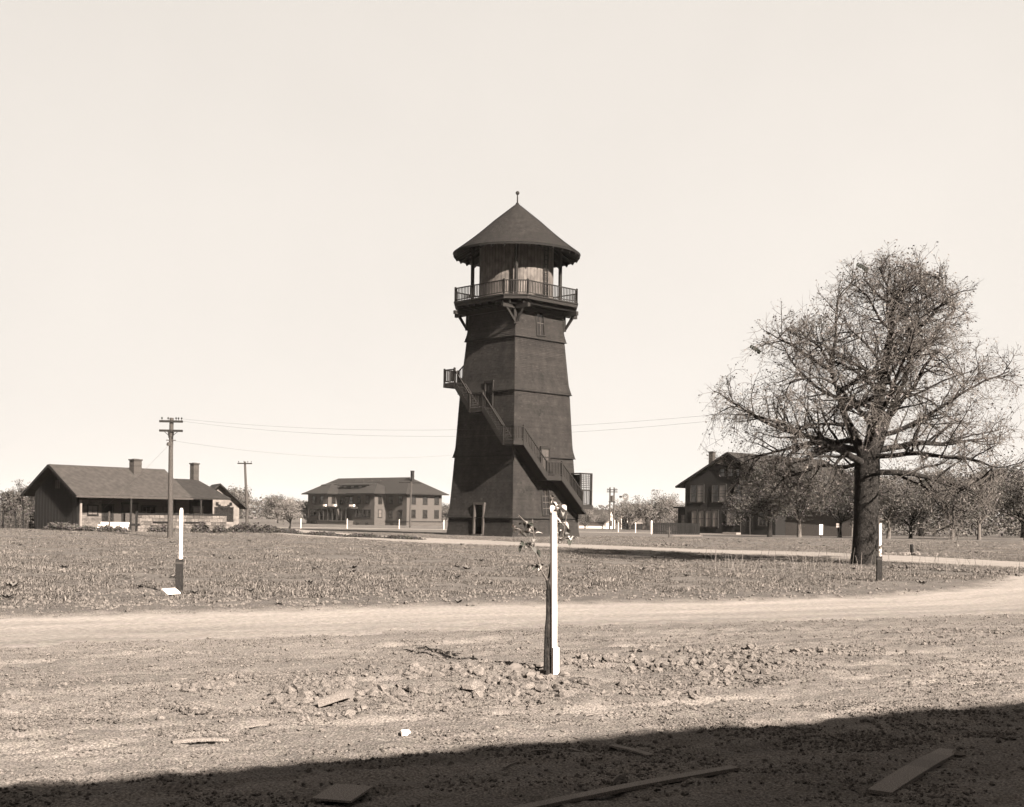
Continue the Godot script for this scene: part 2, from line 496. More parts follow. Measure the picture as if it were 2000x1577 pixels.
func ground_cover() -> void:
	rng.seed = 77
	# clods of earth
	for variant in 3:
		var where := []
		var cols := PackedColorArray()
		var tries := 0
		while where.size() < 7000 and tries < 120000:
			tries += 1
			var d := 7.0 * pow(8.0, rng.randf())
			var x := rng.randf_range(-1.0, 1.0) * (0.47 * d + 1.5)
			var k := zones(x, -d)
			var want := 0.10 + k.w * 1.2 + k.z * (0.55 if d < 25.5 + x * 0.33 else 0.06)
			var streak := fn_patch.get_noise_2d((x * 0.88 + d * 0.47) * 0.22, (x * 0.47 - d * 0.88) * 2.2)
			want += 0.6 * smoothstep(0.18, 0.42, streak) * (1.0 - k.z)
			want *= (1.0 - k.x * 0.9) * (1.0 - k.y * 0.9)
			var patch := fn_mid.get_noise_2d(x * 0.8 + 30.0, -d * 0.8)
			if d < 8.6 and rng.randf() < 0.75:
				continue
			if rng.randf() > want * (0.55 + patch * 1.6):
				continue
			var s := 0.012 + 0.05 * pow(rng.randf(), 3.0)
			if k.w > 0.4:
				s = 0.016 + 0.075 * pow(rng.randf(), 4.5)
			if d > 20.0:
				s *= 1.05
			if k.w + k.z < 0.2:
				s *= 0.7
			var t := Transform3D(Basis.from_euler(Vector3(rng.randf() * 6.0, rng.randf() * 6.0, rng.randf() * 6.0)).scaled(Vector3(s, s * rng.randf_range(0.6, 1.0), s) * 1.5), Vector3(x, surface(x, -d, k) + s * 0.15, -d))
			where.append(t)
			var g := rng.randf_range(0.65, 1.0)
			cols.append(Color(g, g, g))
		swarm("earth_clods", lump(90 + variant, 3, 5).mesh(), M.clod, where, cols)
	# little heaps of turned earth
	var heaps := []
	var heap_tones := PackedColorArray()
	for q in [[Vector2(12.6, -40.2), Vector2(14.8, -36.2), 0.55, 190, 0.2, 0.10], [Vector2(-2.75, -10.0), Vector2(-2.4, -9.85), 0.2, 110, 0.055, 0.05], [Vector2(-3.4, -9.35), Vector2(-2.7, -9.2), 0.12, 60, 0.045, 0.03], [Vector2(7.4, -70.5), Vector2(10.4, -71.5), 0.4, 90, 0.25, 0.12], [Vector2(1.6, -12.9), Vector2(3.2, -13.2), 0.3, 120, 0.05, 0.04], [Vector2(2.2, -12.0), Vector2(2.9, -12.2), 0.22, 90, 0.06, 0.05]]:
		for i in q[3]:
			var o = Vector2(rng.randfn(), rng.randfn()) * q[2] * 0.5
			var c: Vector2 = q[0].lerp(q[1], rng.randf()) + o
			var s: float = q[4] * (0.3 + 0.7 * pow(rng.randf(), 2.0))
			var up: float = q[5] * maxf(0.0, 1.0 - o.length() / q[2]) * rng.randf()
			heaps.append(Transform3D(Basis.from_euler(Vector3(rng.randf() * 6.0, rng.randf() * 6.0, rng.randf() * 6.0)).scaled(Vector3(s, s * 0.75, s)), Vector3(c.x, surface(c.x, c.y, zones(c.x, c.y)) + up + s * 0.15, c.y)))
			var g := rng.randf_range(0.4, 0.85)
			heap_tones.append(Color(g, g, g))
	swarm("earth_heaps", lump(98, 3, 6).mesh(), M.clod, heaps, heap_tones)
	# crumbs of dry earth strewn over the dirt
	var crumbs := []
	var tones := PackedColorArray()
	var left := 260000
	while crumbs.size() < 70000 and left > 0:
		left -= 1
		var d := 6.3 * pow(3.4, rng.randf())
		var x := rng.randf_range(-1.0, 1.0) * (0.44 * d + 0.8)
		var k := zones(x, -d)
		var patch := fn_patch.get_noise_2d(x * 1.6 + 40.0, -d * 3.2) + 0.5 * fn_mid.get_noise_2d(x * 1.1, -d * 1.5 + 60.0)
		if d < 8.5 and rng.randf() < 0.6:
			continue
		if rng.randf() > (0.28 + patch * 1.5 + k.w * 0.5) * (1.0 - k.x * 0.75):
			continue
		var s := 0.007 + 0.02 * pow(rng.randf(), 2.5)
		crumbs.append(Transform3D(Basis.from_euler(Vector3(rng.randf() * 6.0, rng.randf() * 6.0, rng.randf() * 6.0)).scaled(Vector3(s, s * 0.8, s) * 1.4), Vector3(x, surface(x, -d, k) + s * 0.2, -d)))
		var g := rng.randf_range(0.45, 1.0)
		tones.append(Color(g, g, g))
	swarm("earth_crumbs", lump(97, 2, 4).mesh(), M.clod, crumbs, tones)
	# dry grass tufts
	for variant in 3:
		var b := MB.new()
		for i in 11:
			var a := rng.randf() * TAU
			var lean := rng.randf_range(0.1, 0.9)
			var h := rng.randf_range(0.4, 1.0) * (1.2 - lean * 0.5)
			var o := Vector3(cos(a), 0, sin(a)) * rng.randf() * 0.35
			var dir := Vector3(cos(a), 0, sin(a))
			var side := Vector3(-sin(a), 0, cos(a)) * 0.032
			var mid := o + dir * lean * 0.25 + Vector3(0, h * 0.6, 0)
			var tip := o + dir * lean * 0.8 + Vector3(0, h, 0)
			var up := (Vector3.UP * 1.3 + dir * 0.5).normalized()
			for q in [[o - side, o + side, mid + side * 0.7], [o - side, mid + side * 0.7, mid - side * 0.7], [mid - side * 0.7, mid + side * 0.7, tip]]:
				for p in q:
					b.v.append(p); b.n.append(up); b.c.append(Color.WHITE)
		var mesh := b.mesh()
		var where := []
		var cols := PackedColorArray()
		var tries := 0
		while where.size() < 50000 and tries < 220000:
			tries += 1
			var d := 19.0 * pow(5.2, pow(rng.randf(), 0.8))
			var x := rng.randf_range(-1.0, 1.0) * (0.46 * d + 2.0)
			var k := zones(x, -d)
			var patch := fn_mid.get_noise_2d(x * 0.35 + 9.0, -d * 0.35)
			var edge := 1.0
			if d < 32.0 and d > 18.0:
				edge = smoothstep(0.3, 3.5, from_line(ROAD, Vector2(x, -d)).x - 2.2)
			if rng.randf() > k.z * edge * (0.6 + patch * 1.5):
				continue
			var s := rng.randf_range(0.03, 0.09) * (1.0 + d * 0.005)
			where.append(Transform3D(Basis.from_euler(Vector3(0, rng.randf() * TAU, 0)).scaled(Vector3(s * 1.6, s * rng.randf_range(0.45, 1.1), s * 1.6)), Vector3(x, surface(x, -d, k) - 0.01, -d)))
			var l := rng.randf_range(0.13, 0.2) * (1.0 + 0.5 * patch)
			if rng.randf() < 0.2:
				l = rng.randf_range(0.09, 0.13)
			l *= 1.0 + patch * 0.35
			cols.append(lin(l, 0.95))
		swarm("dry_grass", mesh, M.grass, where, cols)
	# low weeds
	var w := MB.new()
	for i in 16:
		var a := rng.randf() * TAU
		var dir := Vector3(cos(a), rng.randf_range(0.15, 1.0), sin(a)).normalized()
		var side := Vector3(-sin(a), 0, cos(a)) * 0.16
		var o := dir * 0.15
		w.tri(o, o + dir * 0.35 + side, o + dir * 0.75)
		w.tri(o, o + dir * 0.75, o + dir * 0.35 - side)
	var where2 := []
	var cols2 := PackedColorArray()
	while where2.size() < 420:
		var d := 20.0 * pow(4.6, rng.randf())
		var x := rng.randf_range(-1.0, 1.0) * (0.46 * d + 2.0)
		var k := zones(x, -d)
		if rng.randf() > k.z:
			continue
		var s := 0.05 + 0.2 * pow(rng.randf(), 3.0)
		where2.append(Transform3D(Basis.from_euler(Vector3(0, rng.randf() * TAU, 0)).scaled(Vector3(s, s * 0.8, s)), Vector3(x, surface(x, -d, k), -d)))
		cols2.append(lin(rng.randf_range(0.04, 0.1), 0.8))
	swarm("low_weeds", w.mesh(), M.leaf, where2, cols2)

# ---------------------------------------------------------------- walls of lapped shingles
# face: bottom/top half widths given by a callable half(h); at(u, h, out) gives the point. holes: [u0, u1, h0, h1]
func shingle_face(b: MB, h0: float, h1: float, course: float, wide: float, half: Callable, at: Callable, holes: Array) -> void:
	var rows := int(ceil((h1 - h0) / course))
	for i in rows:
		var ya := lerpf(h0, h1, float(i) / rows)
		var yb := lerpf(h0, h1, float(i + 1) / rows)
		var sa: float = half.call(ya)
		var sb: float = half.call(yb)
		var count := int(2.0 * sa / wide)
		var row_tone := rng.randf_range(0.76, 1.0)
		var shift := 0.5 if i % 2 else 0.0
		for k in count + 1:
			var fa := clampf((k - shift) / count * 2.0 - 1.0, -1.0, 1.0)
			var fb := clampf((k + 1 - shift) / count * 2.0 - 1.0, -1.0, 1.0)
			if fb <= fa:
				continue
			var ua := fa * sa
			var ub := fb * sa
			var ym := (ya + yb) * 0.5
			for o in holes:
				if ym > o[2] and ym < o[3] and ub > o[0] and ua < o[1]:
					if ua < o[0]:
						ub = o[0]
					elif ub > o[1]:
						ua = o[1]
					else:
						ub = ua
			if ub - ua < 0.01:
				continue
			fa = ua / sa
			fb = ub / sa
			var t := row_tone * rng.randf_range(0.62, 0.85)
			if rng.randf() < 0.035:
				t = rng.randf_range(0.35, 0.5) if rng.randf() < 0.5 else 1.0
			var col := Color(t, t, t)
			var lip := 0.022 + rng.randf() * 0.012
			var p: Vector3 = at.call(ua, ya, lip)
			var q: Vector3 = at.call(ub, ya, lip)
			var r: Vector3 = at.call(fb * sb, yb, 0.0)
			var s: Vector3 = at.call(fa * sb, yb, 0.0)
			b.quad(p, q, r, s, col)
			b.quad(at.call(ua, ya, 0.0), at.call(ub, ya, 0.0), q, p, col)

# window: frame bars, sash and muntins proud of a pane; local axes: x across, y up, z out, origin at the sill's middle
func window(parent: Node3D, xf: Transform3D, w: float, h: float, nx: int, ny: int, frame: Material, glass: Material, deep := 0.06, trim := 0.09) -> Node3D:
	var f := MB.new()
	for s in [-1.0, 1.0]:
		f.box(Vector3(s * (w + trim) * 0.5, h * 0.5, deep * 0.5), Vector3(trim, h + trim * 2, deep))
	f.box(Vector3(0, h + trim * 0.5, deep * 0.5 + 0.002), Vector3(w + trim * 2.2, trim, deep + 0.02))
	f.box(Vector3(0, -trim * 0.5, deep * 0.7), Vector3(w + trim * 2.6, trim * 0.8, deep * 1.5))
	var o := part("window", f, frame, parent)
	o.transform = xf
	var s2 := MB.new()
	s2.box(Vector3(0, h * 0.5, deep * 0.35), Vector3(w, trim * 0.5, deep * 0.4))
	for i in range(1, nx):
		s2.box(Vector3(w * (float(i) / nx - 0.5), h * 0.5, deep * 0.3), Vector3(trim * 0.4, h, deep * 0.3))
	for i in range(1, ny):
		if i * 2 != ny:
			s2.box(Vector3(0, h * i / ny, deep * 0.3), Vector3(w, trim * 0.4, deep * 0.28))
	part("sash", s2, M.grey_wood if frame == M.timber and is_equal_approx(deep, 0.09) else frame, o)
	var g := MB.new()
	for i in nx:
		for j in ny:
			g = MB.new()
			g.box(Vector3(w * ((i + 0.5) / nx - 0.5), h * (j + 0.5) / ny, 0.012), Vector3(w / nx - 0.012, h / ny - 0.012, 0.012))
			part("pane", g, glass, o)
	return o

func door(parent: Node3D, xf: Transform3D, w: float, h: float, frame: Material, leaf: Material, deep := 0.06) -> Node3D:
	var f := MB.new()
	f.box(Vector3(0, h * 0.5, 0.015), Vector3(w, h, 0.03))
	for k in 2:
		f.box(Vector3((k - 0.5) * w * 0.46, h * 0.72, 0.035), Vector3(w * 0.34, h * 0.34, 0.012))
		f.box(Vector3((k - 0.5) * w * 0.46, h * 0.28, 0.035), Vector3(w * 0.34, h * 0.34, 0.012))
	var o := part("door", f, leaf, parent)
	o.transform = xf
	var c := MB.new()
	for s in [-1.0, 1.0]:
		c.box(Vector3(s * (w + 0.12) * 0.5, h * 0.5 + 0.05, deep * 0.5), Vector3(0.12, h + 0.1, deep))
	c.box(Vector3(0, h + 0.07, deep * 0.5 + 0.004), Vector3(w + 0.3, 0.14, deep + 0.02))
	part("frame", c, frame, o)
	var k2 := MB.new()
	k2.box(Vector3(w * 0.4, h * 0.46, 0.06), Vector3(0.05, 0.05, 0.06))
	part("handle", k2, M.iron, o)
	return o

# ---------------------------------------------------------------- the water tower
const SECT := [0.0, 1.43, 6.0, 10.85, 14.85, 17.4]
const HALF := [3.56, 3.48, 3.2, 2.96, 2.64, 2.5]

func tower_half(h: float) -> float:
	var i := 0
	while i < 4 and h >= SECT[i + 1]:
		i += 1
	var s := lerpf(HALF[i], HALF[i + 1], (h - SECT[i]) / (SECT[i + 1] - SECT[i]))
	var f := maxf(0.0, 1.0 - (h - SECT[i]) / 0.9)
	return s + (0.06 if i == 0 else 0.11) * f * f

func plain_half(h: float) -> float:
	var i := 0
	while i < 4 and h >= SECT[i + 1]:
		i += 1
	return lerpf(HALF[i], HALF[i + 1], (h - SECT[i]) / (SECT[i + 1] - SECT[i]))

# faces: 0 right of the picture (+x), 1 left of the picture (+z), 2 (-x), 3 (-z); u runs so that +u is to the right seen from outside
func on_face(f: int, u: float, h: float, out: float) -> Vector3:
	var s := tower_half(h) + out
	match f:
		0:
			return Vector3(s, h, -u)
		1:
			return Vector3(u, h, s)
		2:
			return Vector3(-s, h, u)
	return Vector3(-u, h, -s)

func sect_half(h: float, i: int) -> float:
	return tower_half(clampf(h, SECT[i] + 0.0005, SECT[i + 1] - 0.0005))

func sect_point(u: float, h: float, out: float, f: int, i: int) -> Vector3:
	var s := sect_half(h, i) + out
	match f:
		0:
			return Vector3(s, h, -u)
		1:
			return Vector3(u, h, s)
		2:
			return Vector3(-s, h, u)
	return Vector3(-u, h, -s)

func face_frame(f: int, h: float) -> Transform3D:
	var p := on_face(f, 0, h, 0.0)
	var q := on_face(f, 0, h + 1.5, 0.0)
	var x := on_face(f, 1, h, 0.0) - p
	var y := (q - p).normalized()
	return Transform3D(Basis(x, y, x.cross(y)), p)

func flat_point(u: float, h: float, s: float, f: int) -> Vector3:
	match f:
		0:
			return Vector3(s, h, -u)
		1:
			return Vector3(u, h, s)
		2:
			return Vector3(-s, h, u)
	return Vector3(-u, h, -s)

func flight(t: Node3D, f: int, u0: float, h0: float, u1: float, h1: float, wide := 1.05) -> void:
	var b := MB.new()
	var s0 := plain_half(h0) + 0.16
	var s1 := plain_half(h1) + 0.16
	var P := flat_point.bind(f)
	for o in [0.03, wide]:
		var a: Vector3 = P.call(u0, h0 - 0.12, s0 + o)
		var c: Vector3 = P.call(u1, h1 - 0.12, s1 + o)
		b.bar(a, c, 0.07, 0.34)
	var n := int(absf(h1 - h0) / 0.19)
	for i in n:
		var k := (i + 0.5) / n
		var a: Vector3 = P.call(lerpf(u0, u1, k), lerpf(h0, h1, k), lerpf(s0, s1, k) + 0.06)
		var c: Vector3 = P.call(lerpf(u0, u1, k), lerpf(h0, h1, k), lerpf(s0, s1, k) + wide - 0.04)
		b.bar(a, c, absf(u1 - u0) / n + 0.03, 0.05)
	# boarded underside
	var e: Vector3 = P.call(u0, h0 - 0.32, s0 + wide * 0.5)
	var g: Vector3 = P.call(u1, h1 - 0.32, s1 + wide * 0.5)
	b.bar(e, g, wide - 0.02, 0.05)
	part("stair_flight", b, M.timber, t)
	var r := MB.new()
	r.bar(P.call(u0, h0 + 0.98, s0 + wide), P.call(u1, h1 + 0.98, s1 + wide), 0.09, 0.07)
	r.bar(P.call(u0, h0 + 0.14, s0 + wide), P.call(u1, h1 + 0.14, s1 + wide), 0.06, 0.06)
	for k in [0.0, 1.0]:
		var p: Vector3 = P.call(lerpf(u0, u1, k), lerpf(h0, h1, k), lerpf(s0, s1, k) + wide)
		r.bar(p - Vector3(0, 0.35, 0), p + Vector3(0, 1.12, 0), 0.1, 0.1)
	part("handrail", r, M.timber, t)
	var w := MB.new()
	var m := int(absf(u1 - u0) / 0.15)
	for i in range(1, m):
		var k := float(i) / m
		var p: Vector3 = P.call(lerpf(u0, u1, k), lerpf(h0, h1, k), lerpf(s0, s1, k) + wide)
		w.bar(p + Vector3(0, 0.14, 0), p + Vector3(0, 0.96, 0), 0.04, 0.04)
	part("balusters", w, M.timber, t, true)

func rail(t: Node3D, p: Vector3, q: Vector3, high := 1.0, gap := 0.16, posts := true) -> void:
	var r := MB.new()
	r.bar(p + Vector3(0, high, 0), q + Vector3(0, high, 0), 0.1, 0.07)
	r.bar(p + Vector3(0, 0.12, 0), q + Vector3(0, 0.12, 0), 0.06, 0.06)
	if posts:
		for e in [p, q]:
			r.bar(e - Vector3(0, 0.1, 0), e + Vector3(0, high + 0.1, 0), 0.11, 0.11)
	part("railing", r, M.timber, t)
	var w := MB.new()
	var m := int((q - p).length() / gap)
	for i in range(1, m):
		var e := p.lerp(q, float(i) / m)
		w.bar(e + Vector3(0, 0.12, 0), e + Vector3(0, high - 0.02, 0), 0.045, 0.045)
	part("balusters", w, M.timber, t, true)

func landing(t: Node3D, lo: Vector3, hi: Vector3) -> void:
	var b := MB.new()
	var n := maxi(3, int((hi.x - lo.x) / 0.16))
	for i in n:
		var xa := lerpf(lo.x, hi.x, float(i) / n)
		var xb := lerpf(lo.x, hi.x, float(i + 1) / n)
		b.box(Vector3((xa + xb) * 0.5, lo.y - 0.03, (lo.z + hi.z) * 0.5), Vector3(xb - xa - 0.008, 0.05, hi.z - lo.z))
	b.box(Vector3((lo.x + hi.x) * 0.5, lo.y - 0.2, (lo.z + hi.z) * 0.5), Vector3(hi.x - lo.x + 0.04, 0.28, hi.z - lo.z + 0.04))
	part("landing", b, M.timber, t)

func tower() -> void:
	rng.seed = 11
	var t := thing("water_tower", "tall dark shingled water tower with conical roof, balcony and outside staircase", "water tower", Vector3(0.2, 0, -94.5), deg_to_rad(-45.5))
	# openings: face -> [u0, u1, h0, h1]
	var holes := {0: [[-0.45, 0.45, 1.6, 3.55], [-0.46, 0.46, 4.55, 6.75], [-0.45, 0.45, 15.05, 16.95]], 1: [[-0.42, 0.42, 0.05, 2.3], [-0.1, 0.76, 9.55, 11.6]], 2: [], 3: [[-0.42, -0.12, 1.45, 1.95]]}
	for i in 5:
		for f in 4:
			var b := MB.new()
			var lift := 0.0 if i == 0 else -0.06
			shingle_face(b, SECT[i] + lift, SECT[i + 1], 0.135, 0.2, sect_half.bind(i), sect_point.bind(f, i), holes[f])
			part("shingle_wall", b, M.shingle, t)
	for i in range(1, 5):
		var b := MB.new()
		var s := tower_half(SECT[i] + 0.001) + 0.015
		for f in 4:
			var o := Transform3D(Basis(Vector3.UP, f * PI / 2), Vector3.ZERO)
			b.bar(o * Vector3(-s - 0.02, SECT[i] - 0.075, s), o * Vector3(s + 0.02, SECT[i] - 0.075, s), 0.05, 0.05)
		part("drip_band", b, M.dark_timber, t)
	# base doorway, standing open
	var fr := MB.new()
	var xf := face_frame(1, 0.05)
	for s in [-1.0, 1.0]:
		fr.box(xf * Vector3(s * 0.5, 1.15, 0.0), Vector3(0.14, 2.32, 0.2), Color.WHITE, xf.basis)
	fr.box(xf * Vector3(0, 2.36, 0.004), Vector3(1.2, 0.16, 0.22), Color.WHITE, xf.basis)
	fr.box(xf * Vector3(0, 0.03, 0.05), Vector3(1.0, 0.1, 0.35), Color.WHITE, xf.basis)
	var df := part("doorway", fr, M.grey_wood, t)
	var lf := MB.new()
	lf.box(xf * Vector3(0.4, 1.13, -0.55), Vector3(0.05, 2.1, 0.85), Color.WHITE, xf.basis)
	part("door", lf, M.dark_timber, df)
	# windows and doors
	var w0 := face_frame(0, 1.65); w0.origin += w0.basis.z * -0.03
	window(t, w0, 0.72, 1.85, 2, 4, M.timber, M.glass_dark, 0.09, 0.1)
	var w1 := face_frame(0, 15.1); w1.origin += w1.basis.z * -0.03
	window(t, w1, 0.72, 1.8, 2, 2, M.timber, M.glass_dark, 0.09, 0.1)
	var d0 := face_frame(0, 4.56); d0.origin += d0.basis.z * -0.02
	door(t, d0, 0.78, 2.0, M.timber, M.grey_wood, 0.1)
	var d1 := face_frame(1, 9.56); d1.origin += d1.basis.z * -0.02 + d1.basis.x * 0.33
	door(t, d1, 0.7, 1.9, M.timber, M.dark_timber, 0.1)
	# corner boards where brackets spring
	# deck
	var a := 3.96
	var c := 1.25
	var oct := PackedVector2Array([Vector2(a, -a + c), Vector2(a, a - c), Vector2(a - c, a), Vector2(-a + c, a), Vector2(-a, a - c), Vector2(-a, -a + c), Vector2(-a + c, -a), Vector2(a - c, -a)])
	var oct_s := PackedVector2Array()
	for p in oct:
		oct_s.append(p * 0.985)
	var b := MB.new()
	b.prism(oct, 17.6, 17.7)
	part("balcony_deck", b, M.timber, t)
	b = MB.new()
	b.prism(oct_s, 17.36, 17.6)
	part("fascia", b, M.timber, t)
	b = MB.new()
	for k in range(-5, 6):
		b.bar(Vector3(k * 0.7, 17.22, -a + 0.4 + maxf(0, absf(k * 0.7) - a + c)), Vector3(k * 0.7, 17.22, a - 0.4 - maxf(0, absf(k * 0.7) - a + c)), 0.1, 0.26)
	part("floor_joists", b, M.dark_timber, t, true)
	for s in [-1.0, 1.0]:
		for ax in 2:
			b = MB.new()
			var e := a + 0.02
			var y := 16.92 if ax == 0 else 16.9
			if ax == 0:
				b.bar(Vector3(-e, y, s * 2.6), Vector3(e, y, s * 2.6), 0.24, 0.3)
			else:
				b.bar(Vector3(s * 2.61, y - 0.0, -e), Vector3(s * 2.61, y, e), 0.22, 0.26)
			part("outrigger_beam", b, M.timber, t)
	for sx in [-1.0, 1.0]:
		for sz in [-1.0, 1.0]:
			b = MB.new()
			b.bar(Vector3(sx * 2.64, 15.75, sz * 2.66), Vector3(sx * 3.6, 16.85, sz * 2.62), 0.13, 0.15)
			part("bracket", b, M.timber, t)
			b = MB.new()
			b.bar(Vector3(sx * 2.66, 15.75, sz * 2.64), Vector3(sx * 2.62, 16.83, sz * 3.6), 0.13, 0.15)
			part("bracket", b, M.timber, t)
			b = MB.new()
			b.bar(Vector3(sx * 2.66, 15.65, sz * 2.66), Vector3(sx * 2.6, 17.3, sz * 2.6), 0.2, 0.2)
			part("corner_post", b, M.timber, t)
	for i in 8:
		var p := oct[i] * 0.975
		var q := oct[(i + 1) % 8] * 0.975
		rail(t, Vector3(p.x, 17.7, p.y), Vector3(q.x, 17.7, q.y), 1.0, 0.165)
	# tank: staves between hoops
	b = MB.new()
	var nst := 64
	for k in nst:
		var a0 := TAU * (k + 0.03) / nst
		var a1 := TAU * (k + 0.97) / nst
		var tone := rng.randf_range(0.92, 1.0)
		var col := Color(tone, tone, tone)
		var r := 2.83 + rng.randf() * 0.008
		b.quad(Vector3(cos(a1) * r, 17.7, sin(a1) * r), Vector3(cos(a0) * r, 17.7, sin(a0) * r), Vector3(cos(a0) * r, 22.6, sin(a0) * r), Vector3(cos(a1) * r, 22.6, sin(a1) * r), col)
	part("tank", b, M.stave, t)
	b = MB.new()
	for k in 48:
		var a0 := TAU * k / 48.0
		var a1 := TAU * (k + 1) / 48.0
		b.quad(Vector3(cos(a1) * 2.8, 17.7, sin(a1) * 2.8), Vector3(cos(a0) * 2.8, 17.7, sin(a0) * 2.8), Vector3(cos(a0) * 2.8, 22.6, sin(a0) * 2.8), Vector3(cos(a1) * 2.8, 22.6, sin(a1) * 2.8))
	part("tank_lining", b, M.dark_timber, t)
	# cone roof in lapped courses
	b = MB.new()
	var seg := 96
	var crs := 34
	var prof := func(k: float) -> Vector2:
		var r := lerpf(4.87, 0.06, k)
		return Vector2(r, 21.45 + 3.95 * k - 0.08 * sin(minf(k * 1.6, 1.0) * PI))
	for i in crs:
		var p: Vector2 = prof.call(float(i) / crs)
		var q: Vector2 = prof.call(float(i + 1) / crs)
		var rt := rng.randf_range(0.88, 1.0)
		for k in seg:
			var a0 := TAU * (k + 0.5 * (i % 2)) / seg
			var a1 := TAU * (k + 1 + 0.5 * (i % 2)) / seg
			var tone := rt * rng.randf_range(0.72, 1.0)
			var col := Color(tone, tone, tone)
			var pr := p.x + 0.016
			b.quad(Vector3(cos(a1) * pr, p.y + 0.02, sin(a1) * pr), Vector3(cos(a0) * pr, p.y + 0.02, sin(a0) * pr), Vector3(cos(a0) * q.x, q.y, sin(a0) * q.x), Vector3(cos(a1) * q.x, q.y, sin(a1) * q.x), col)
			b.quad(Vector3(cos(a1) * p.x, p.y, sin(a1) * p.x), Vector3(cos(a0) * p.x, p.y, sin(a0) * p.x), Vector3(cos(a0) * pr, p.y + 0.02, sin(a0) * pr), Vector3(cos(a1) * pr, p.y + 0.02, sin(a1) * pr), col)
	part("roof", b, M.roof_shingle, t)
	b = MB.new()
	for k in seg:
		var a0 := TAU * k / seg
		var a1 := TAU * (k + 1) / seg
		var r0 := 4.8
		b.quad(Vector3(cos(a0) * r0, 21.32, sin(a0) * r0), Vector3(cos(a1) * r0, 21.32, sin(a1) * r0), Vector3(cos(a1) * 2.7, 22.55, sin(a1) * 2.7), Vector3(cos(a0) * 2.7, 22.55, sin(a0) * 2.7))
		b.quad(Vector3(cos(a1) * 4.84, 21.3, sin(a1) * 4.84), Vector3(cos(a0) * 4.84, 21.3, sin(a0) * 4.84), Vector3(cos(a0) * 4.86, 21.45, sin(a0) * 4.86), Vector3(cos(a1) * 4.86, 21.45, sin(a1) * 4.86))
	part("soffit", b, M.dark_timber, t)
	b = MB.new()
	for k in 32:
		var a0 := TAU * k / 32.0
		b.bar(Vector3(cos(a0) * 4.78, 21.2, sin(a0) * 4.78), Vector3(cos(a0) * 2.84, 22.32, sin(a0) * 2.84), 0.08, 0.2)
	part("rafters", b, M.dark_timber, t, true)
	for s in [Vector2(1, 1), Vector2(-1, 1), Vector2(1, -1), Vector2(-1, -1)]:
		b = MB.new()
		var p := Vector3(s.x * 2.37, 0, s.y * 2.37)
		b.bar(p + Vector3(0, 17.7, 0), p + Vector3(0, 22.1, 0), 0.2, 0.2)
		b.bar(p + Vector3(0, 17.7, 0), p + Vector3(0, 17.95, 0), 0.28, 0.28)
		part("roof_post", b, M.timber, t)
	b = MB.new()
	b.tube([Vector3(0, 25.3, 0), Vector3(0, 25.42, 0), Vector3(0, 25.5, 0), Vector3(0, 26.1, 0)], [0.16, 0.13, 0.06, 0.045], 8)
	var fi := part("finial", b, M.timber, t)
	var ball := SphereMesh.new()
	ball.radius = 0.15; ball.height = 0.3; ball.radial_segments = 16; ball.rings = 8
	put("finial_ball", ball, M.timber, fi, Transform3D(Basis.IDENTITY, Vector3(0, 26.22, 0)))
	# ladder up the tank
	var lad := deg_to_rad(48.0)
	var out := t.basis.inverse() * Vector3(sin(lad), 0, cos(lad))
	var across := out.cross(Vector3.UP)
	b = MB.new()
	for s in [-0.2, 0.2]:
		b.bar(out * 2.98 + across * s + Vector3(0, 17.7, 0), out * 2.98 + across * s + Vector3(0, 22.2, 0), 0.07, 0.07)
	var ld := part("ladder", b, M.dark_timber, t)
	for i in 12:
		b = MB.new()
		var y := 18.0 + i * 0.34
		b.bar(out * 2.99 - across * 0.2 + Vector3(0, y, 0), out * 2.99 + across * 0.2 + Vector3(0, y, 0), 0.05, 0.05)
		part("rung", b, M.dark_timber, ld)
	# staircase: right face, front corner, left face, left corner, away round the back
	flight(t, 0, 2.75, 2.45, 0.6, 4.53)
	flight(t, 0, -1.0, 4.53, -3.35, 6.99)
	flight(t, 1, 3.3, 6.99, 0.95, 9.5)
	flight(t, 1, -0.45, 9.5, -2.35, 11.55)
	flight(t, 2, 2.6, 11.55, 0.4, 13.7, 0.6)
	flight(t, 3, -2.6, 2.45, -0.3, 0.1)
	landing(t, Vector3(3.2, 2.45, -4.12), Vector3(4.44, 2.45, -2.75))
	landing(t, Vector3(2.6, 2.43, -4.12), Vector3(3.2, 2.43, -3.4))
	landing(t, Vector3(3.2, 4.53, -0.6), Vector3(4.5, 4.53, 1.0))
	landing(t, Vector3(3.25, 6.99, 3.35), Vector3(4.36, 6.99, 4.36))
	landing(t, Vector3(-0.45, 9.5, 3.0), Vector3(0.95, 9.5, 4.24))
	landing(t, Vector3(-3.56, 11.55, 2.55), Vector3(-2.35, 11.55, 4.12))
	rail(t, Vector3(4.46, 4.53, -0.6), Vector3(4.46, 4.53, 1.0))
	rail(t, Vector3(4.33, 6.99, 3.35), Vector3(4.33, 6.99, 4.33))
	rail(t, Vector3(3.3, 6.99, 4.33), Vector3(4.33, 6.99, 4.33))
	rail(t, Vector3(-0.45, 9.5, 4.2), Vector3(0.95, 9.5, 4.2))
	rail(t, Vector3(-3.52, 11.55, 4.08), Vector3(-2.35, 11.55, 4.08))
	rail(t, Vector3(-3.52, 11.55, 2.6), Vector3(-3.52, 11.55, 4.08))
	b = MB.new()
	b.bar(Vector3(3.3, 5.6, 3.3), Vector3(4.25, 6.75, 4.25), 0.14, 0.14)
	part("brace", b, M.timber, t)
	b = MB.new()
	b.bar(Vector3(4.06, 2.2, -2.7), Vector3(4.06, 1.75, -3.3), 0.95, 0.12)
	part("soffit_board", b, M.dark_timber, t)
	# gate and lattice screen on the lowest landing
	b = MB.new()
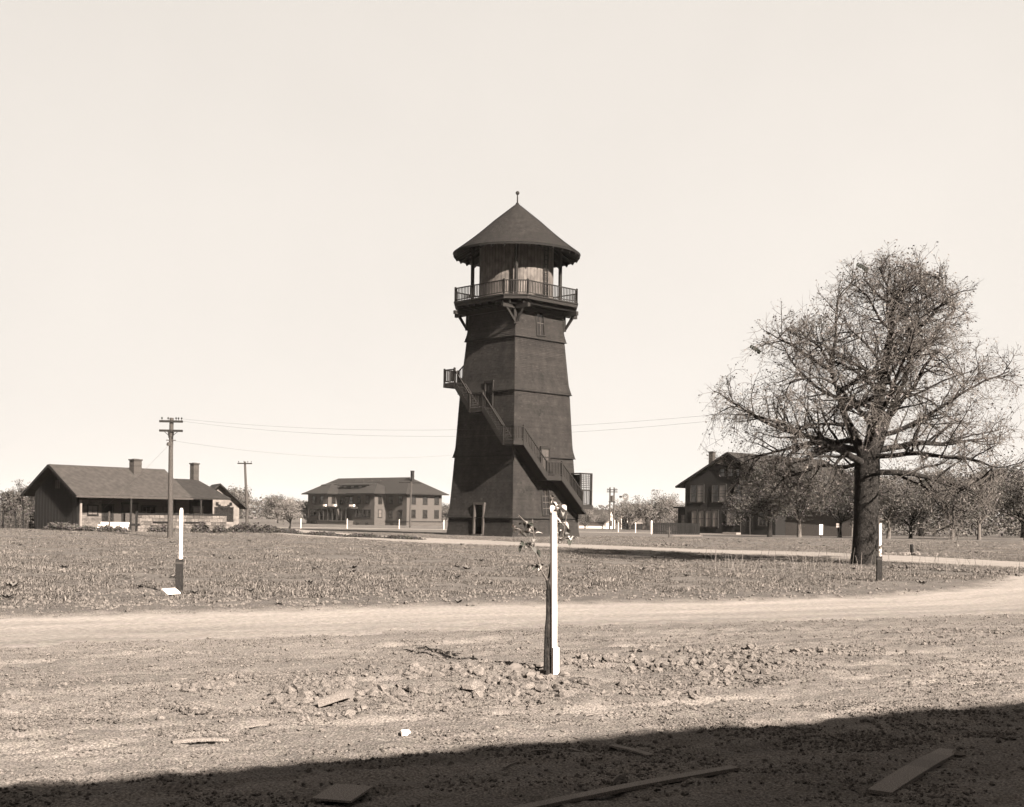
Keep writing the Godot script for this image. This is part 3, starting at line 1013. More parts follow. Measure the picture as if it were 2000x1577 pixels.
	for e in [Vector3(4.36, 2.2, -2.8), Vector3(4.36, 2.2, -4.04), Vector3(3.5, 2.2, -2.8)]:
		b.bar(e, Vector3(e.x, 4.85, e.z), 0.12, 0.12)
	b.bar(Vector3(4.36, 4.8, -2.8), Vector3(4.36, 4.8, -4.04), 0.13, 0.1)
	b.bar(Vector3(3.5, 4.8, -2.8), Vector3(4.36, 4.8, -2.8), 0.12, 0.1)
	b.bar(Vector3(4.36, 3.55, -2.8), Vector3(4.36, 3.55, -4.04), 0.1, 0.1)
	var sc := part("screen_frame", b, M.timber, t)
	b = MB.new()
	for k in range(1, 7):
		var z := -2.8 - 1.24 * k / 7.0
		b.bar(Vector3(4.36, 3.6, z), Vector3(4.36, 4.76, z), 0.045, 0.03)
	for k in range(1, 8):
		var y := 3.6 + 1.16 * k / 8.0
		b.bar(Vector3(4.38, y, -2.8), Vector3(4.38, y, -4.04), 0.03, 0.045)
	part("lattice", b, M.timber, sc, true)
	b = MB.new()
	for k in range(1, 7):
		var z := -2.8 - 1.24 * k / 7.0
		b.bar(Vector3(4.36, 2.45, z), Vector3(4.36, 3.5, z), 0.06, 0.05)
	part("balusters", b, M.timber, sc, true)
	b = MB.new()
	for k in 5:
		b.box(Vector3(3.58 + k * 0.17, 3.6, -2.83), Vector3(0.155, 2.25, 0.04))
	part("gate", b, M.dark_timber, t)

# ---------------------------------------------------------------- trees
func wander(p: Vector3, dir: Vector3, length: float, n: int, rough: float, lift: float) -> Array:
	var pts := [p]
	var d := dir.normalized()
	for i in n:
		d = (d + Vector3(rng.randf_range(-1, 1), rng.randf_range(-1, 1), rng.randf_range(-1, 1)) * rough + Vector3(0, lift, 0)).normalized()
		p += d * (length / n)
		pts.append(p)
	return pts

func taper(r0: float, r1: float, n: int) -> Array:
	var a := []
	for i in n + 1:
		a.append(lerpf(r0, r1, float(i) / n))
	return a

func leaf(b: MB, p: Vector3, size: float, col: Color) -> void:
	var d := Vector3(rng.randf_range(-1, 1), rng.randf_range(-1, 0.6), rng.randf_range(-1, 1)).normalized()
	var s := d.cross(Vector3(rng.randf_range(-1, 1), rng.randf_range(-1, 1), rng.randf_range(-1, 1))).normalized() * size * 0.32
	var m := p + d * size * 0.5
	var q := p + d * size
	b.tri(p, m + s, q, col); b.tri(p, q, m - s, col)

func bend_at(pts: Array, t: float) -> Array:
	var f := t * (pts.size() - 1)
	var i := mini(int(f), pts.size() - 2)
	var d: Vector3 = (pts[i + 1] - pts[i]).normalized()
	return [pts[i].lerp(pts[i + 1], f - i), d]

func side_dir(d: Vector3, angle: float) -> Vector3:
	var x := d.cross(Vector3(rng.randf_range(-1, 1), rng.randf_range(-0.6, 1.0), rng.randf_range(-1, 1))).normalized()
	return (d * cos(angle) + x * sin(angle)).normalized()

func walnut() -> void:
	rng.seed = 20
	var t := thing("walnut_tree", "big nearly leafless spreading tree with thick dark furrowed trunk on the right", "tree", Vector3(12.44, 0, -43.3))
	var b := MB.new()
	var tp := [Vector3(0, -0.15, 0), Vector3(0, 0.12, 0), Vector3(0.01, 0.5, 0), Vector3(0.03, 1.4, 0), Vector3(0.04, 2.6, 0.02), Vector3(0.05, 3.4, 0), Vector3(0.09, 4.1, -0.02)]
	b.tube(tp, [0.54, 0.48, 0.44, 0.41, 0.40, 0.43, 0.36], 72, Color.WHITE, true, 0.07)
	# leaders
	var la := wander(Vector3(0.09, 3.9, 0), Vector3(0.10, 1, 0.02), 6.3, 9, 0.09, 0.12)
	var lb := wander(Vector3(0.0, 3.6, 0.05), Vector3(-0.5, 1, 0.15), 3.6, 8, 0.13, 0.05)
	var lc := wander(Vector3(0.2, 3.7, 0), Vector3(0.6, 1, -0.2), 3.9, 8, 0.13, 0.05)
	b.tube(la, taper(0.27, 0.03, 9), 9, Color.WHITE, true, 0.05)
	b.tube(lb, taper(0.21, 0.03, 8), 8, Color.WHITE, true, 0.05)
	b.tube(lc, taper(0.23, 0.03, 8), 8, Color.WHITE, true, 0.05)
	part("trunk", b, M.bark, t)
	var twigs := MB.new()
	var ends := []
	var joints := []
	var leaves := MB.new()
	var n := 36
	for k in n:
		var f := (k + 0.5) / n
		var az := k * 2.399963 + rng.randf_range(-0.3, 0.3)
		var h0 := lerpf(3.1, 9.3, pow(f, 0.95))
		var src: Array
		if h0 < 4.0:
			src = [Vector3(0.05, h0, 0), Vector3.UP]
		else:
			var which: Array = [la, lb, lc][k % 3]
			if h0 > 8.0:
				which = la
			var top: float = which[which.size() - 1].y
			src = bend_at(which, clampf((h0 - 3.8) / (top - 3.8), 0.0, 0.97))
		var wide := 6.1
		if h0 > 4.5:
			wide = lerpf(6.0, 1.5, pow((h0 - 4.5) / 5.2, 1.0))
		var elev := lerpf(0.18, 0.98, f) + rng.randf_range(-0.12, 0.12)
		var dir := Vector3(cos(az) * cos(elev), sin(elev), sin(az) * cos(elev))
		var ll := wide * rng.randf_range(0.85, 1.05)
		var droop := -0.035 if f < 0.35 else 0.0
		var pts := wander(src[0], dir, ll, 12, 0.20, droop)
		for i in range(3, 13):
			var o := Vector2(pts[i].x - crown_middle(pts[i].y), pts[i].z)
			var most := crown_half(pts[i].y) * 0.93
			if o.length() > most:
				o = o.normalized() * most
				pts[i] = Vector3(o.x + crown_middle(pts[i].y), pts[i].y - 0.05, o.y)
			pts[i].y = minf(pts[i].y, 10.4)
		var r0 := lerpf(0.13, 0.045, f) * rng.randf_range(0.8, 1.15)
		var lm := MB.new()
		lm.tube(pts, taper(r0, 0.014, 12), 7)
		var kids := int(6 + ll * 2.0)
		for j in kids:
			var tt := 0.14 + 0.84 * (j + rng.randf()) / kids
			var e := bend_at(pts, tt)
			var bl := ll * (1.05 - tt * 0.7) * rng.randf_range(0.3, 0.5)
			var bd := side_dir(e[1], rng.randf_range(0.5, 1.15))
			var br := wander(e[0], bd, bl, 7, 0.24, 0.02)
			for e9 in br:
				joints.append(e9)
			lm.tube(br, taper(r0 * (1.0 - tt * 0.7) * 0.48 + 0.006, 0.009, 7), 4)
			var tw := int(5 + bl * 4.0)
			for q in tw:
				var u := 0.12 + 0.88 * (q + rng.randf()) / tw
				var e2 := bend_at(br, minf(u, 0.999))
				var tl := rng.randf_range(0.3, 0.85) * (1.1 - u * 0.4)
				var drop := -0.12 if (f < 0.3 and tt > 0.5) else rng.randf_range(-0.06, 0.05)
				var tw_p := wander(e2[0], side_dir(e2[1], rng.randf_range(0.5, 1.2)), tl, 4, 0.25, drop)
				twigs.tube(tw_p, taper(0.010, 0.004, 4), 3, Color.WHITE, false)
				for z in 3:
					var e3 := bend_at(tw_p, rng.randf_range(0.25, 0.95))
					var tip := wander(e3[0], side_dir(e3[1], rng.randf_range(0.5, 1.1)), rng.randf_range(0.12, 0.34), 2, 0.25, drop)
					twigs.tube(tip, taper(0.005, 0.003, 2), 3, Color.WHITE, false)
					if rng.randf() < 0.55:
						var g := rng.randf_range(0.05, 0.15)
						leaf(leaves, tip[2], rng.randf_range(0.05, 0.11), lin(g, 0.8))
				if rng.randf() < 0.55:
					var g := rng.randf_range(0.04, 0.10)
					leaf(leaves, tw_p[4], rng.randf_range(0.06, 0.12), lin(g, 0.8))
		part("limb", lm, M.bark, t)
		ends.append(pts[12])
	# fine sprays that fill the crown out to its rounded outline
	var cells := {}
	for e in joints:
		var key := Vector3i((e * 1.1).floor())
		if not cells.has(key):
			cells[key] = []
		cells[key].append(e)
	for i in 3000:
		var h := rng.randf_range(2.7, 10.9)
		var a := rng.randf() * TAU
		var wide := crown_half(h) * (1.0 + 0.32 * fn_mid.get_noise_2d(a * 0.9 + 20.0, h * 0.55))
		if rng.randf() > wide / 5.75:
			continue
		var rr := wide * pow(rng.randf(), 0.42)
		if h < 4.2 and rr < 2.2:
			continue
		var goal := Vector3(cos(a) * rr + crown_middle(h), h + fn_mid.get_noise_2d(a * 3.0, h) * 0.5, sin(a) * rr)
		var key := Vector3i((goal * 1.1).floor())
		var best := Vector3.ZERO
		var far := 1.7
		for dx in range(-1, 2):
			for dy in range(-1, 2):
				for dz in range(-1, 2):
					var list: Array = cells.get(key + Vector3i(dx, dy, dz), [])
					for e in list:
						var l: float = (e - goal).length()
						if l < far:
							far = l; best = e
		if far > 1.6 or far < 0.12:
			continue
		var mid := best.lerp(goal, 0.5) + Vector3(rng.randf_range(-1, 1), rng.randf_range(-0.2, 1), rng.randf_range(-1, 1)) * far * 0.16
		var q := [best, best.lerp(mid, 0.6), mid, mid.lerp(goal, 0.55), goal]
		twigs.tube(q, taper(0.009, 0.0035, 4), 3, Color.WHITE, false)
		for z in 4:
			var e3 := bend_at(q, rng.randf_range(0.35, 0.99))
			var tip := wander(e3[0], side_dir(e3[1], rng.randf_range(0.4, 1.2)), rng.randf_range(0.12, 0.4), 2, 0.3, -0.05 if h < 5.0 else 0.0)
			twigs.tube(tip, taper(0.0045, 0.0025, 2), 3, Color.WHITE, false)
			if rng.randf() < 0.5:
				leaf(leaves, tip[2], rng.randf_range(0.05, 0.11), lin(rng.randf_range(0.04, 0.14), 0.8))
	part("twigs", twigs, M.twig, t, true)
	part("leaves", leaves, M.leaf, t, true)
	# long feathered leaves left hanging out on single twigs
	for s in [[Vector3(-4.9, 7.3, 0.4), -0.4], [Vector3(-0.4, 10.5, 0.1), 0.5]]:
		var from: Vector3 = ends[0]
		for e in ends:
			if (e - s[0]).length() < (from - s[0]).length():
				from = e
		var tip: Vector3 = from + (s[0] - from).normalized() * minf(1.0, (s[0] - from).length())
		var st := MB.new()
		st.tube([from, from.lerp(tip, 0.5) + Vector3(0.05, 0.05, 0), tip], [0.014, 0.010, 0.007], 4)
		var tw2 := part("leaf_twig", st, M.twig, t)
		var lf := MB.new()
		var ax := Vector3(cos(s[1]), -0.55, sin(s[1]) * 0.4).normalized()
		for i in 6:
			var p: Vector3 = tip + ax * (i * 0.075 - 0.08)
			for sd in [-1.0, 1.0]:
				var d := (ax * 0.9 + Vector3(0.1, sd * 0.6, 0.5 * sd)).normalized() * rng.randf_range(0.1, 0.16)
				var w := d.cross(Vector3(0, 0.2, 1)).normalized() * 0.045
				lf.tri(p, p + d * 0.5 + w, p + d, lin(0.035, 0.8)); lf.tri(p, p + d, p + d * 0.5 - w, lin(0.035, 0.8))
		part("compound_leaf", lf, M.leaf, tw2)

# crown of the big tree: half width at a height
func crown_half(h: float) -> float:
	var hs := [2.4, 3.4, 5.0, 6.2, 7.4, 8.65, 9.9, 10.9]
	var ws := [3.4, 5.2, 5.75, 5.2, 4.4, 3.2, 1.9, 0.3]
	for i in 7:
		if h < hs[i + 1]:
			return lerpf(ws[i], ws[i + 1], maxf(0.0, (h - hs[i]) / (hs[i + 1] - hs[i])))
	return 0.0

func crown_middle(h: float) -> float:
	return 0.1 + clampf((h - 5.2) * 0.12, -0.35, 0.6)

# a smaller tree; returns its node
func small_tree(called: String, label: String, at: Vector3, seed_: int, high: float, wide: float, stem: float, n_leaf: int, leaf_size: float, tone: float, bark: Material, group := "", fork := true) -> Node3D:
	rng.seed = seed_
	var t := thing(called, label, "tree", at, 0.0, group)
	var b := MB.new()
	var top := Vector3(rng.randf_range(-0.15, 0.15), stem, 0)
	var r := 0.055 * high * 0.55
	b.tube([Vector3(0, -0.2, 0), Vector3(0, 0.1, 0), top * 0.5 + Vector3(rng.randf_range(-0.1, 0.1), 0, 0), top], [r * 1.35, r, r * 0.8, r * 0.75], 10, Color.WHITE, false, 0.06)
	var tips := []
	var n := 9
	for k in n:
		var az := k * 2.4 + rng.randf()
		var el := rng.randf_range(0.45, 1.35)
		if k == 0:
			el = 1.5
		var len_ := minf((high - stem) * 0.82 / maxf(sin(el), 0.2), wide / maxf(cos(el), 0.2)) * rng.randf_range(0.65, 0.85)
		var pts := wander(top - Vector3(0, rng.randf() * 0.3 * stem * (1.0 if fork else 0.0), 0), Vector3(cos(az) * cos(el), sin(el), sin(az) * cos(el)), len_, 6, 0.15, 0.02)
		b.tube(pts, taper(r * 0.5, 0.02, 6), 5)
		for j in 5:
			var e := bend_at(pts, 0.3 + 0.69 * (j + rng.randf()) / 5.0)
			var br := wander(e[0], side_dir(e[1], rng.randf_range(0.5, 1.2)), len_ * rng.randf_range(0.25, 0.5), 4, 0.2, -0.02)
			b.tube(br, taper(r * 0.16, 0.012, 4), 4)
			tips.append(br[4]); tips.append(br[3]); tips.append(br[2])
		tips.append(pts[6]); tips.append(pts[5])
	part("trunk", b, bark, t)
	var lv := MB.new()
	var per := n_leaf / tips.size()
	for p in tips:
		var clump := rng.randf_range(0.35, 0.95) * wide * 0.26
		var g0 := tone * rng.randf_range(0.7, 1.25)
		for i in per:
			var o := Vector3(rng.randfn(), rng.randfn() * 0.75, rng.randfn()) * clump * 0.62
			var q: Vector3 = p + o
			if q.y < stem * 0.55 or q.y > high * 1.02:
				continue
			leaf(lv, q, leaf_size * rng.randf_range(0.6, 1.3), lin(g0 * rng.randf_range(0.75, 1.25), 0.8))
	part("crown", lv, M.leaf, t, true)
	return t

func orchard() -> void:
	# the row of bare-stemmed fruit trees to the right
	var row := "fruit trees in the row along the yard"
	var lab := ["fruit tree with dark stem nearest the doors of the big gabled hall", "fruit tree with thin stem just right of the big gabled hall", "fruit tree between the two small white boards left of the thick trunk", "fruit tree with pale leaning stem right of the thick trunk", "slender fruit tree between the pale leaning one and the forked one", "fruit tree with pale stem forked like a letter Y", "fruit tree with low whitish bent stem beside the forked one", "last fruit tree of the row, at the right edge"]
	var v := [
		small_tree("fruit_tree", lab[0], Vector3(23.2, -0.05, -110.5), 301, 8.0, 3.9, 1.7, 15000, 0.15, 0.05, M.bark, row),
		small_tree("fruit_tree", lab[1], Vector3(26.2, -0.08, -112), 302, 7.4, 4.0, 1.7, 12500, 0.15, 0.055, M.pale_bark, row),
		small_tree("fruit_tree", lab[3], Vector3(34.6, -0.1, -113), 303, 6.6, 3.8, 1.8, 11500, 0.15, 0.065, M.pale_bark, row)]
	again(v[0], Vector3(30.4, -0.08, -114), 2.1, lab[2], 0.92)
	again(v[0], Vector3(37.6, -0.1, -116), 4.0, lab[4], 0.78)
	again(v[2], Vector3(40.1, -0.1, -112), 1.2, lab[5], 0.98)
	again(v[1], Vector3(42.9, -0.1, -113), 5.1, lab[6], 0.86)
	again(v[2], Vector3(47.6, -0.1, -114), 3.3, lab[7], 1.1)
	# taller trees behind the row
	var back := "taller trees behind the fruit trees"
	var s := small_tree("shade_tree", "broad dark tree behind the thick trunk and beyond the white boards", Vector3(43.0, -0.3, -150), 311, 9.4, 6.0, 2.0, 14500, 0.24, 0.05, M.bark, back)
	var places := [[30.5, -148, 0.9, 1.0, "rounded dark tree behind the fruit trees at the hall's right wall"], [50.5, -152, 2.0, 0.95, "rounded dark tree behind the pale leaning fruit tree"], [57.0, -150, 3.1, 1.0, "tall grey tree above the forked fruit tree"], [63.5, -153, 4.4, 1.08, "tall hazy tree above the bent fruit tree"], [68.5, -146, 5.2, 1.1, "tall grey tree at the right edge of the view"], [37.0, -158, 1.5, 0.95, "dark tree seen low behind the thick trunk's left side"]]
	for p in places:
		again(s, Vector3(p[0], -0.3, p[1]), p[2], p[4], p[3])
	# shrubby trees between the tower and the hall
	var mid := "bushy trees beyond the transformer poles"
	var m := small_tree("bushy_tree", "broad pale bushy tree directly left of the gabled hall", Vector3(24.2, -0.6, -205), 321, 6.6, 4.4, 0.7, 9000, 0.22, 0.10, M.pale_bark, mid)
	again(m, Vector3(20.0, -0.6, -207), 2.0, "darker bushy tree standing right of the windmill", 0.86)
	again(m, Vector3(29.6, -0.6, -220), 3.5, "bushy tree showing just over the low annex roof", 0.95)
	again(m, Vector3(13.6, -0.7, -225), 4.6, "low round bush just right of the tower's lowest landing", 0.62)
	again(m, Vector3(17.3, -0.7, -232), 0.7, "low bush between the transformer poles and the far dark roof", 0.5)
	# left: the bush-like tree in front of the far houses
	small_tree("almond_tree", "bushy pale-leaved tree with several stems left of the long hipped house", Vector3(-23.4, -0.22, -131), 331, 3.8, 2.0, 0.7, 9000, 0.11, 0.13, M.bark)
	# far left
	var lt := "trees at the left behind the low house"
	var l := small_tree("elm_tree", "dark round-topped tree left of the low gabled house", Vector3(-60.5, -0.4, -150), 341, 5.6, 2.2, 1.2, 5600, 0.2, 0.065, M.bark, lt)
	again(l, Vector3(-64.0, -0.4, -158), 2.2, "smaller tree at the left edge behind the picket fence", 0.72)
	again(l, Vector3(-57.5, -0.4, -150), 4.0, "tree peeping out under the left eave of the low house", 0.85)
	var fl := "far trees between the low house and the utility pole"
	var far := small_tree("oak_tree", "far hazy tree just right of the low house's rear gable", Vector3(-63, -1.0, -285), 351, 9.5, 6.2, 2.2, 7000, 0.4, 0.075, M.bark, fl)
	for p in [[-56.5, -300, 1.0, 0.85, "far hazy oak close left of the second utility pole"], [-51.0, -310, 2.6, 0.72, "far low oak right of the second utility pole"], [-70.5, -310, 3.6, 0.9, "far oak half hidden by the rear gable of the low house"], [-45.5, -320, 4.4, 0.66, "farthest low oak behind the pale bushy tree"], [-16.0, -320, 5.1, 0.7, "far oak at the right end of the long hipped house"], [-10.5, -330, 0.4, 0.7, "far oak half hidden by the tower's left side"]]:
		again(far, Vector3(p[0], -1.2, p[1]), p[2], p[4], p[3])

func far_wood() -> void:
	# the unbroken dark line of trees on the horizon
	rng.seed = 61
	var b := MB.new()
	for i in 26000:
		var a := rng.randf_range(-0.52, 0.52)
		var d := rng.randf_range(430, 520)
		var x := tan(a) * d
		var top := 6.0 + 3.0 * fn_big.get_noise_2d(x * 1.3, 5.0) + 1.5 * fn_big.get_noise_2d(x * 4.0, 9.0)
		leaf(b, Vector3(x, -1.5 + rng.randf() * top, -d), rng.randf_range(0.8, 1.7), lin(rng.randf_range(0.05, 0.09), 0.8))
	for i in 16000:
		var x := rng.randf_range(34.0, 86.0)
		var z := rng.randf_range(-186.0, -168.0)
		var top := 6.6 + 3.5 * fn_big.get_noise_2d(x * 3.0, 15.0) + 2.0 * fn_big.get_noise_2d(x * 9.0, 9.0)
		leaf(b, Vector3(x, -0.6 + pow(rng.randf(), 0.8) * top, z), rng.randf_range(0.3, 0.6), lin(rng.randf_range(0.04, 0.075), 0.8))
	var o := part("distant_wood", b, M.leaf, self, true)
	o.set_meta("label", "far low line of trees along the horizon")

# ---------------------------------------------------------------- poles and wires
func insulators(p: Node3D, y: float, at: Array) -> void:
	for x in at:
		var b := MB.new()
		b.tube([Vector3(x, y, 0), Vector3(x, y + 0.08, 0), Vector3(x, y + 0.1, 0), Vector3(x, y + 0.17, 0), Vector3(x, y + 0.2, 0)], [0.015, 0.015, 0.05, 0.045, 0.015], 8)
		part("insulator", b, M.glass_dark, p)

func poles() -> void:
	var b := MB.new()
	var t := thing("utility_pole", "tall utility pole with two crossarms in front of the low gabled house", "utility pole", Vector3(-20.1, 0, -73), 0.08)
	b.tube([Vector3(0, -0.3, 0), Vector3(0, 2, 0), Vector3(-0.02, 5, 0), Vector3(0, 7.05, 0)], [0.165, 0.15, 0.13, 0.12], 10)
	part("pole", b, M.grey_wood, t)
	for y in [6.83, 6.28]:
		b = MB.new()
		b.box(Vector3(0, y, 0.14), Vector3(1.36, 0.13, 0.11))
		var ca := part("crossarm", b, M.timber, t)
		if y > 6.5:
			insulators(ca, y + 0.06, [-0.56, -0.2, 0.26, 0.4, 0.58])
	for s in [-1.0, 1.0]:
		b = MB.new()
		b.bar(Vector3(s * 0.16, 6.24, 0.16), Vector3(s * 0.1, 5.85, 0.16), 0.09, 0.06)
		b.bar(Vector3(s * 0.42, 6.25, 0.16), Vector3(s * 0.06, 5.95, 0.16), 0.04, 0.03)
		part("arm_brace", b, M.timber, t)
	b = MB.new()
	b.bar(Vector3(-0.28, 5.72, 0.1), Vector3(0.28, 5.72, 0.1), 0.05, 0.05)
	part("spreader", b, M.iron, t)
	b = MB.new()
	b.tube([Vector3(-0.12, 5.38, 0.16), Vector3(-0.12, 5.42, 0.16), Vector3(-0.12, 5.56, 0.16), Vector3(-0.12, 5.6, 0.16)], [0.05, 0.13, 0.11, 0.04], 10)
	part("street_light", b, M.iron, t)
	b = MB.new()
	t = thing("utility_pole", "utility pole with one crossarm left of the pale bushy tree", "utility pole", Vector3(-27.6, -0.18, -129), 0.1, )
	b.tube([Vector3(0.1, -0.3, 0), Vector3(0.1, 2, 0), Vector3(-0.1, 5, 0), Vector3(-0.2, 6.95, 0)], [0.17, 0.16, 0.13, 0.11], 8)
	part("pole", b, M.grey_wood, t)
	b = MB.new()
	b.box(Vector3(-0.2, 6.75, 0.12), Vector3(1.5, 0.12, 0.1))
	insulators(part("crossarm", b, M.timber, t), 6.8, [-0.85, -0.3, 0.1, 0.45])
	b = MB.new()
	t = thing("utility_pole", "plain pole without crossarm before the long hipped house's right end", "utility pole", Vector3(-15.4, -0.5, -190), 0.0)
	b.tube([Vector3(0, -0.3, 0), Vector3(0, 3, 0), Vector3(0.12, 7.0, 0)], [0.16, 0.14, 0.1], 8)
	part("pole", b, M.grey_wood, t)
	b = MB.new()
	t = thing("utility_pole", "utility pole half hidden directly behind the thick trunk's right side", "utility pole", Vector3(15.45, 0, -52.5), 0.15)
	b.tube([Vector3(0, -0.3, 0), Vector3(0.0, 3, 0), Vector3(0.1, 6.9, 0)], [0.16, 0.14, 0.11], 10)
	part("pole", b, M.grey_wood, t)
	b = MB.new()
	b.box(Vector3(0.1, 6.6, 0.14), Vector3(1.3, 0.12, 0.1))
	insulators(part("crossarm", b, M.timber, t), 6.66, [-0.55, -0.2, 0.3, 0.58])
	# twin poles with the transformer
	t = thing("transformer_stand", "pair of poles carrying a transformer right of the tower", "utility pole", Vector3(16.4, -0.62, -200), 0.0)
	for s in [-1.0, 1.0]:
		b = MB.new()
		b.tube([Vector3(s * 0.33, -0.3, 0), Vector3(s * 0.33, 6.9, 0)], [0.16, 0.12], 8)
		part("pole", b, M.grey_wood, t)
	for y in [6.5, 6.15]:
		b = MB.new()
		b.box(Vector3(0, y, 0.18), Vector3(1.75, 0.13, 0.1))
		insulators(part("crossarm", b, M.timber, t), y + 0.05, [-0.75, -0.5, 0.5, 0.75])
	b = MB.new()
	b.box(Vector3(0, 4.55, 0.02), Vector3(1.05, 0.16, 0.5))
	part("platform", b, M.timber, t)
	b = MB.new()
	b.tube([Vector3(0.04, 4.64, 0.05), Vector3(0.04, 4.7, 0.05), Vector3(0.04, 5.5, 0.05), Vector3(0.04, 5.58, 0.05)], [0.2, 0.26, 0.26, 0.1], 12)
	part("transformer", b, M.iron, t)
	# wires
	var line := [
		["overhead wire from the double-arm pole to the pole behind the big tree, upper", Vector3(-19.5, 7.0, -73), Vector3(15.2, 6.8, -52.4), 1.0],
		["overhead wire from the double-arm pole to the pole behind the big tree, lower", Vector3(-19.8, 6.9, -73), Vector3(15.9, 6.75, -52.4), 1.25],
		["overhead wire sagging from below the crossarms to the tower's left wall", Vector3(-20.0, 5.7, -72.8), Vector3(-4.6, 6.1, -94.6), 0.55],
		["pale guy wire slanting from the double-arm pole to the low house's wall", Vector3(-20.1, 5.6, -73.0), Vector3(-29.6, 1.7, -90.0), 0.1]]
	for w in line:
		b = MB.new()
		var pts := []
		for i in 25:
			var k := i / 24.0
			pts.append(w[1].lerp(w[2], k) - Vector3(0, w[3] * 4.0 * k * (1.0 - k), 0))
		b.tube(pts, taper(0.0045, 0.0045, 24), 5)
		solo("wire", b, M.pale_wood if w[3] < 0.2 else M.wire, w[0], "wire")

func windmill() -> void:
	var t := thing("windmill", "small farm windmill with round bladed wheel beyond the transformer poles", "windmill", Vector3(21.6, -0.8, -233), 0.0)
	var b := MB.new()
	for s in [Vector2(1, 1), Vector2(-1, 1), Vector2(1, -1), Vector2(-1, -1)]:
		b.bar(Vector3(s.x * 0.75, 0, s.y * 0.75), Vector3(s.x * 0.1, 5.6, s.y * 0.1), 0.09, 0.09)
	for y in [1.0, 2.2, 3.3]:
		var r = 0.75 - 0.65 * y / 5.6
		for k in 4:
			var o := Basis(Vector3.UP, k * PI / 2)
			b.bar(o * Vector3(-r, y, r), o * Vector3(r, y + 0.9, r * 0.85), 0.05, 0.05)
			b.bar(o * Vector3(-r, y, r), o * Vector3(r, y, r), 0.06, 0.06)
	b.box(Vector3(0, 4.6, 0), Vector3(1.0, 0.08, 0.5))
	part("lattice_mast", b, M.iron, t)
	var hub := Vector3(0, 6.1, 0.3)
	var w := MB.new()
	w.tube([hub - Vector3(0, 0, 0.5), hub + Vector3(0, 0, 0.12)], [0.1, 0.1], 8)
	var wh := part("wheel_hub", w, M.iron, t)
	for k in 14:
		var a := TAU * k / 14.0
		var d := Vector3(cos(a), sin(a), 0)
		var s := Vector3(-sin(a), cos(a), 0.5).normalized()
		w = MB.new()
		w.hexa(hub + d * 0.44, d * 0.2, s * 0.09, d.cross(s) * 0.01)
		part("blade", w, M.iron if k > 1 and k < 8 else M.pale_wood, wh)
	w = MB.new()
	w.bar(hub - Vector3(0.1, 0, 0.3), hub + Vector3(-0.7, 0, -0.3), 0.05, 0.05)
	w.box(hub + Vector3(-0.88, 0, -0.3), Vector3(0.48, 0.36, 0.03))
	part("tail_vane", w, M.dark_timber, t)

# ---------------------------------------------------------------- buildings
# two roof slopes over a ridge along x from xa to xb
func gable_roof(b: MB, xa: float, xb: float, hw: float, eave: float, ridge: float, thick := 0.14) -> void:
	b.slab(Vector3(xa, eave, hw), Vector3(xb, eave, hw), Vector3(xb, ridge, 0), Vector3(xa, ridge, 0), thick)
	b.slab(Vector3(xb, eave, -hw), Vector3(xa, eave, -hw), Vector3(xa, ridge + 0.002, 0), Vector3(xb, ridge + 0.002, 0), thick)

func hip_roof(b: MB, xa: float, xb: float, za: float, zb: float, eave: float, ridge: float, thick := 0.16) -> void:
	var zm := (za + zb) * 0.5
	var in_ := (zb - za) * 0.5
	var p := Vector3(xa + in_, ridge, zm)
	var q := Vector3(xb - in_, ridge, zm)
	if xb - xa < zb - za:
		var xm := (xa + xb) * 0.5
		p = Vector3(xm, ridge, za + (xb - xa) * 0.5)
		q = Vector3(xm, ridge, zb - (xb - xa) * 0.5)
		b.slab(Vector3(xb, eave, zb), Vector3(xb, eave, za), p, q, thick)
		b.slab(Vector3(xa, eave, za), Vector3(xa, eave, zb), q, p, thick)
		b.tri(Vector3(xa, eave, zb), Vector3(xb, eave, zb), q)
		b.tri(Vector3(xb, eave, za), Vector3(xa, eave, za), p)
	else:
		b.slab(Vector3(xa, eave, zb), Vector3(xb, eave, zb), q, p, thick)
		b.slab(Vector3(xb, eave, za), Vector3(xa, eave, za), p, q, thick)
		b.tri(Vector3(xb, eave, zb), Vector3(xb, eave, za), q)
		b.tri(Vector3(xa, eave, za), Vector3(xa, eave, zb), p)
	# eaves soffit and fascia
	b.box(Vector3((xa + xb) * 0.5, eave - thick * 0.5 - 0.01, (za + zb) * 0.5), Vector3(xb - xa - 0.02, thick, zb - za - 0.02))

func wall_box(b: MB, xa: float, xb: float, za: float, zb: float, y0: float, y1: float) -> void:
	b.box(Vector3((xa + xb) * 0.5, (y0 + y1) * 0.5, (za + zb) * 0.5), Vector3(xb - xa, y1 - y0, zb - za))

func coursed(b: MB, p: Vector3, x: Vector3, wide: float, y0: float, y1: float, course: float, brick: float, out: Vector3, lo := 0.6) -> void:
	# rows of separate blocks proud of a wall: p is the bottom left corner
	var rows := int((y1 - y0) / course)
	for i in rows:
		var u := 0.0 if i % 2 == 0 else -brick * 0.5
		while u < wide:
			var a := maxf(u, 0.0)
			var e := minf(u + brick, wide)
			u += brick
			if e - a < 0.05:
				continue
			var g := rng.randf_range(lo, 1.0)
			var c := p + x * (a + e) * 0.5 + Vector3(0, y0 + (i + 0.5) * course, 0) + out * 0.015
			b.hexa(c, x * ((e - a) * 0.5 - 0.008), Vector3(0, course * 0.5 - 0.008, 0), out * 0.03, Color(g, g, g))

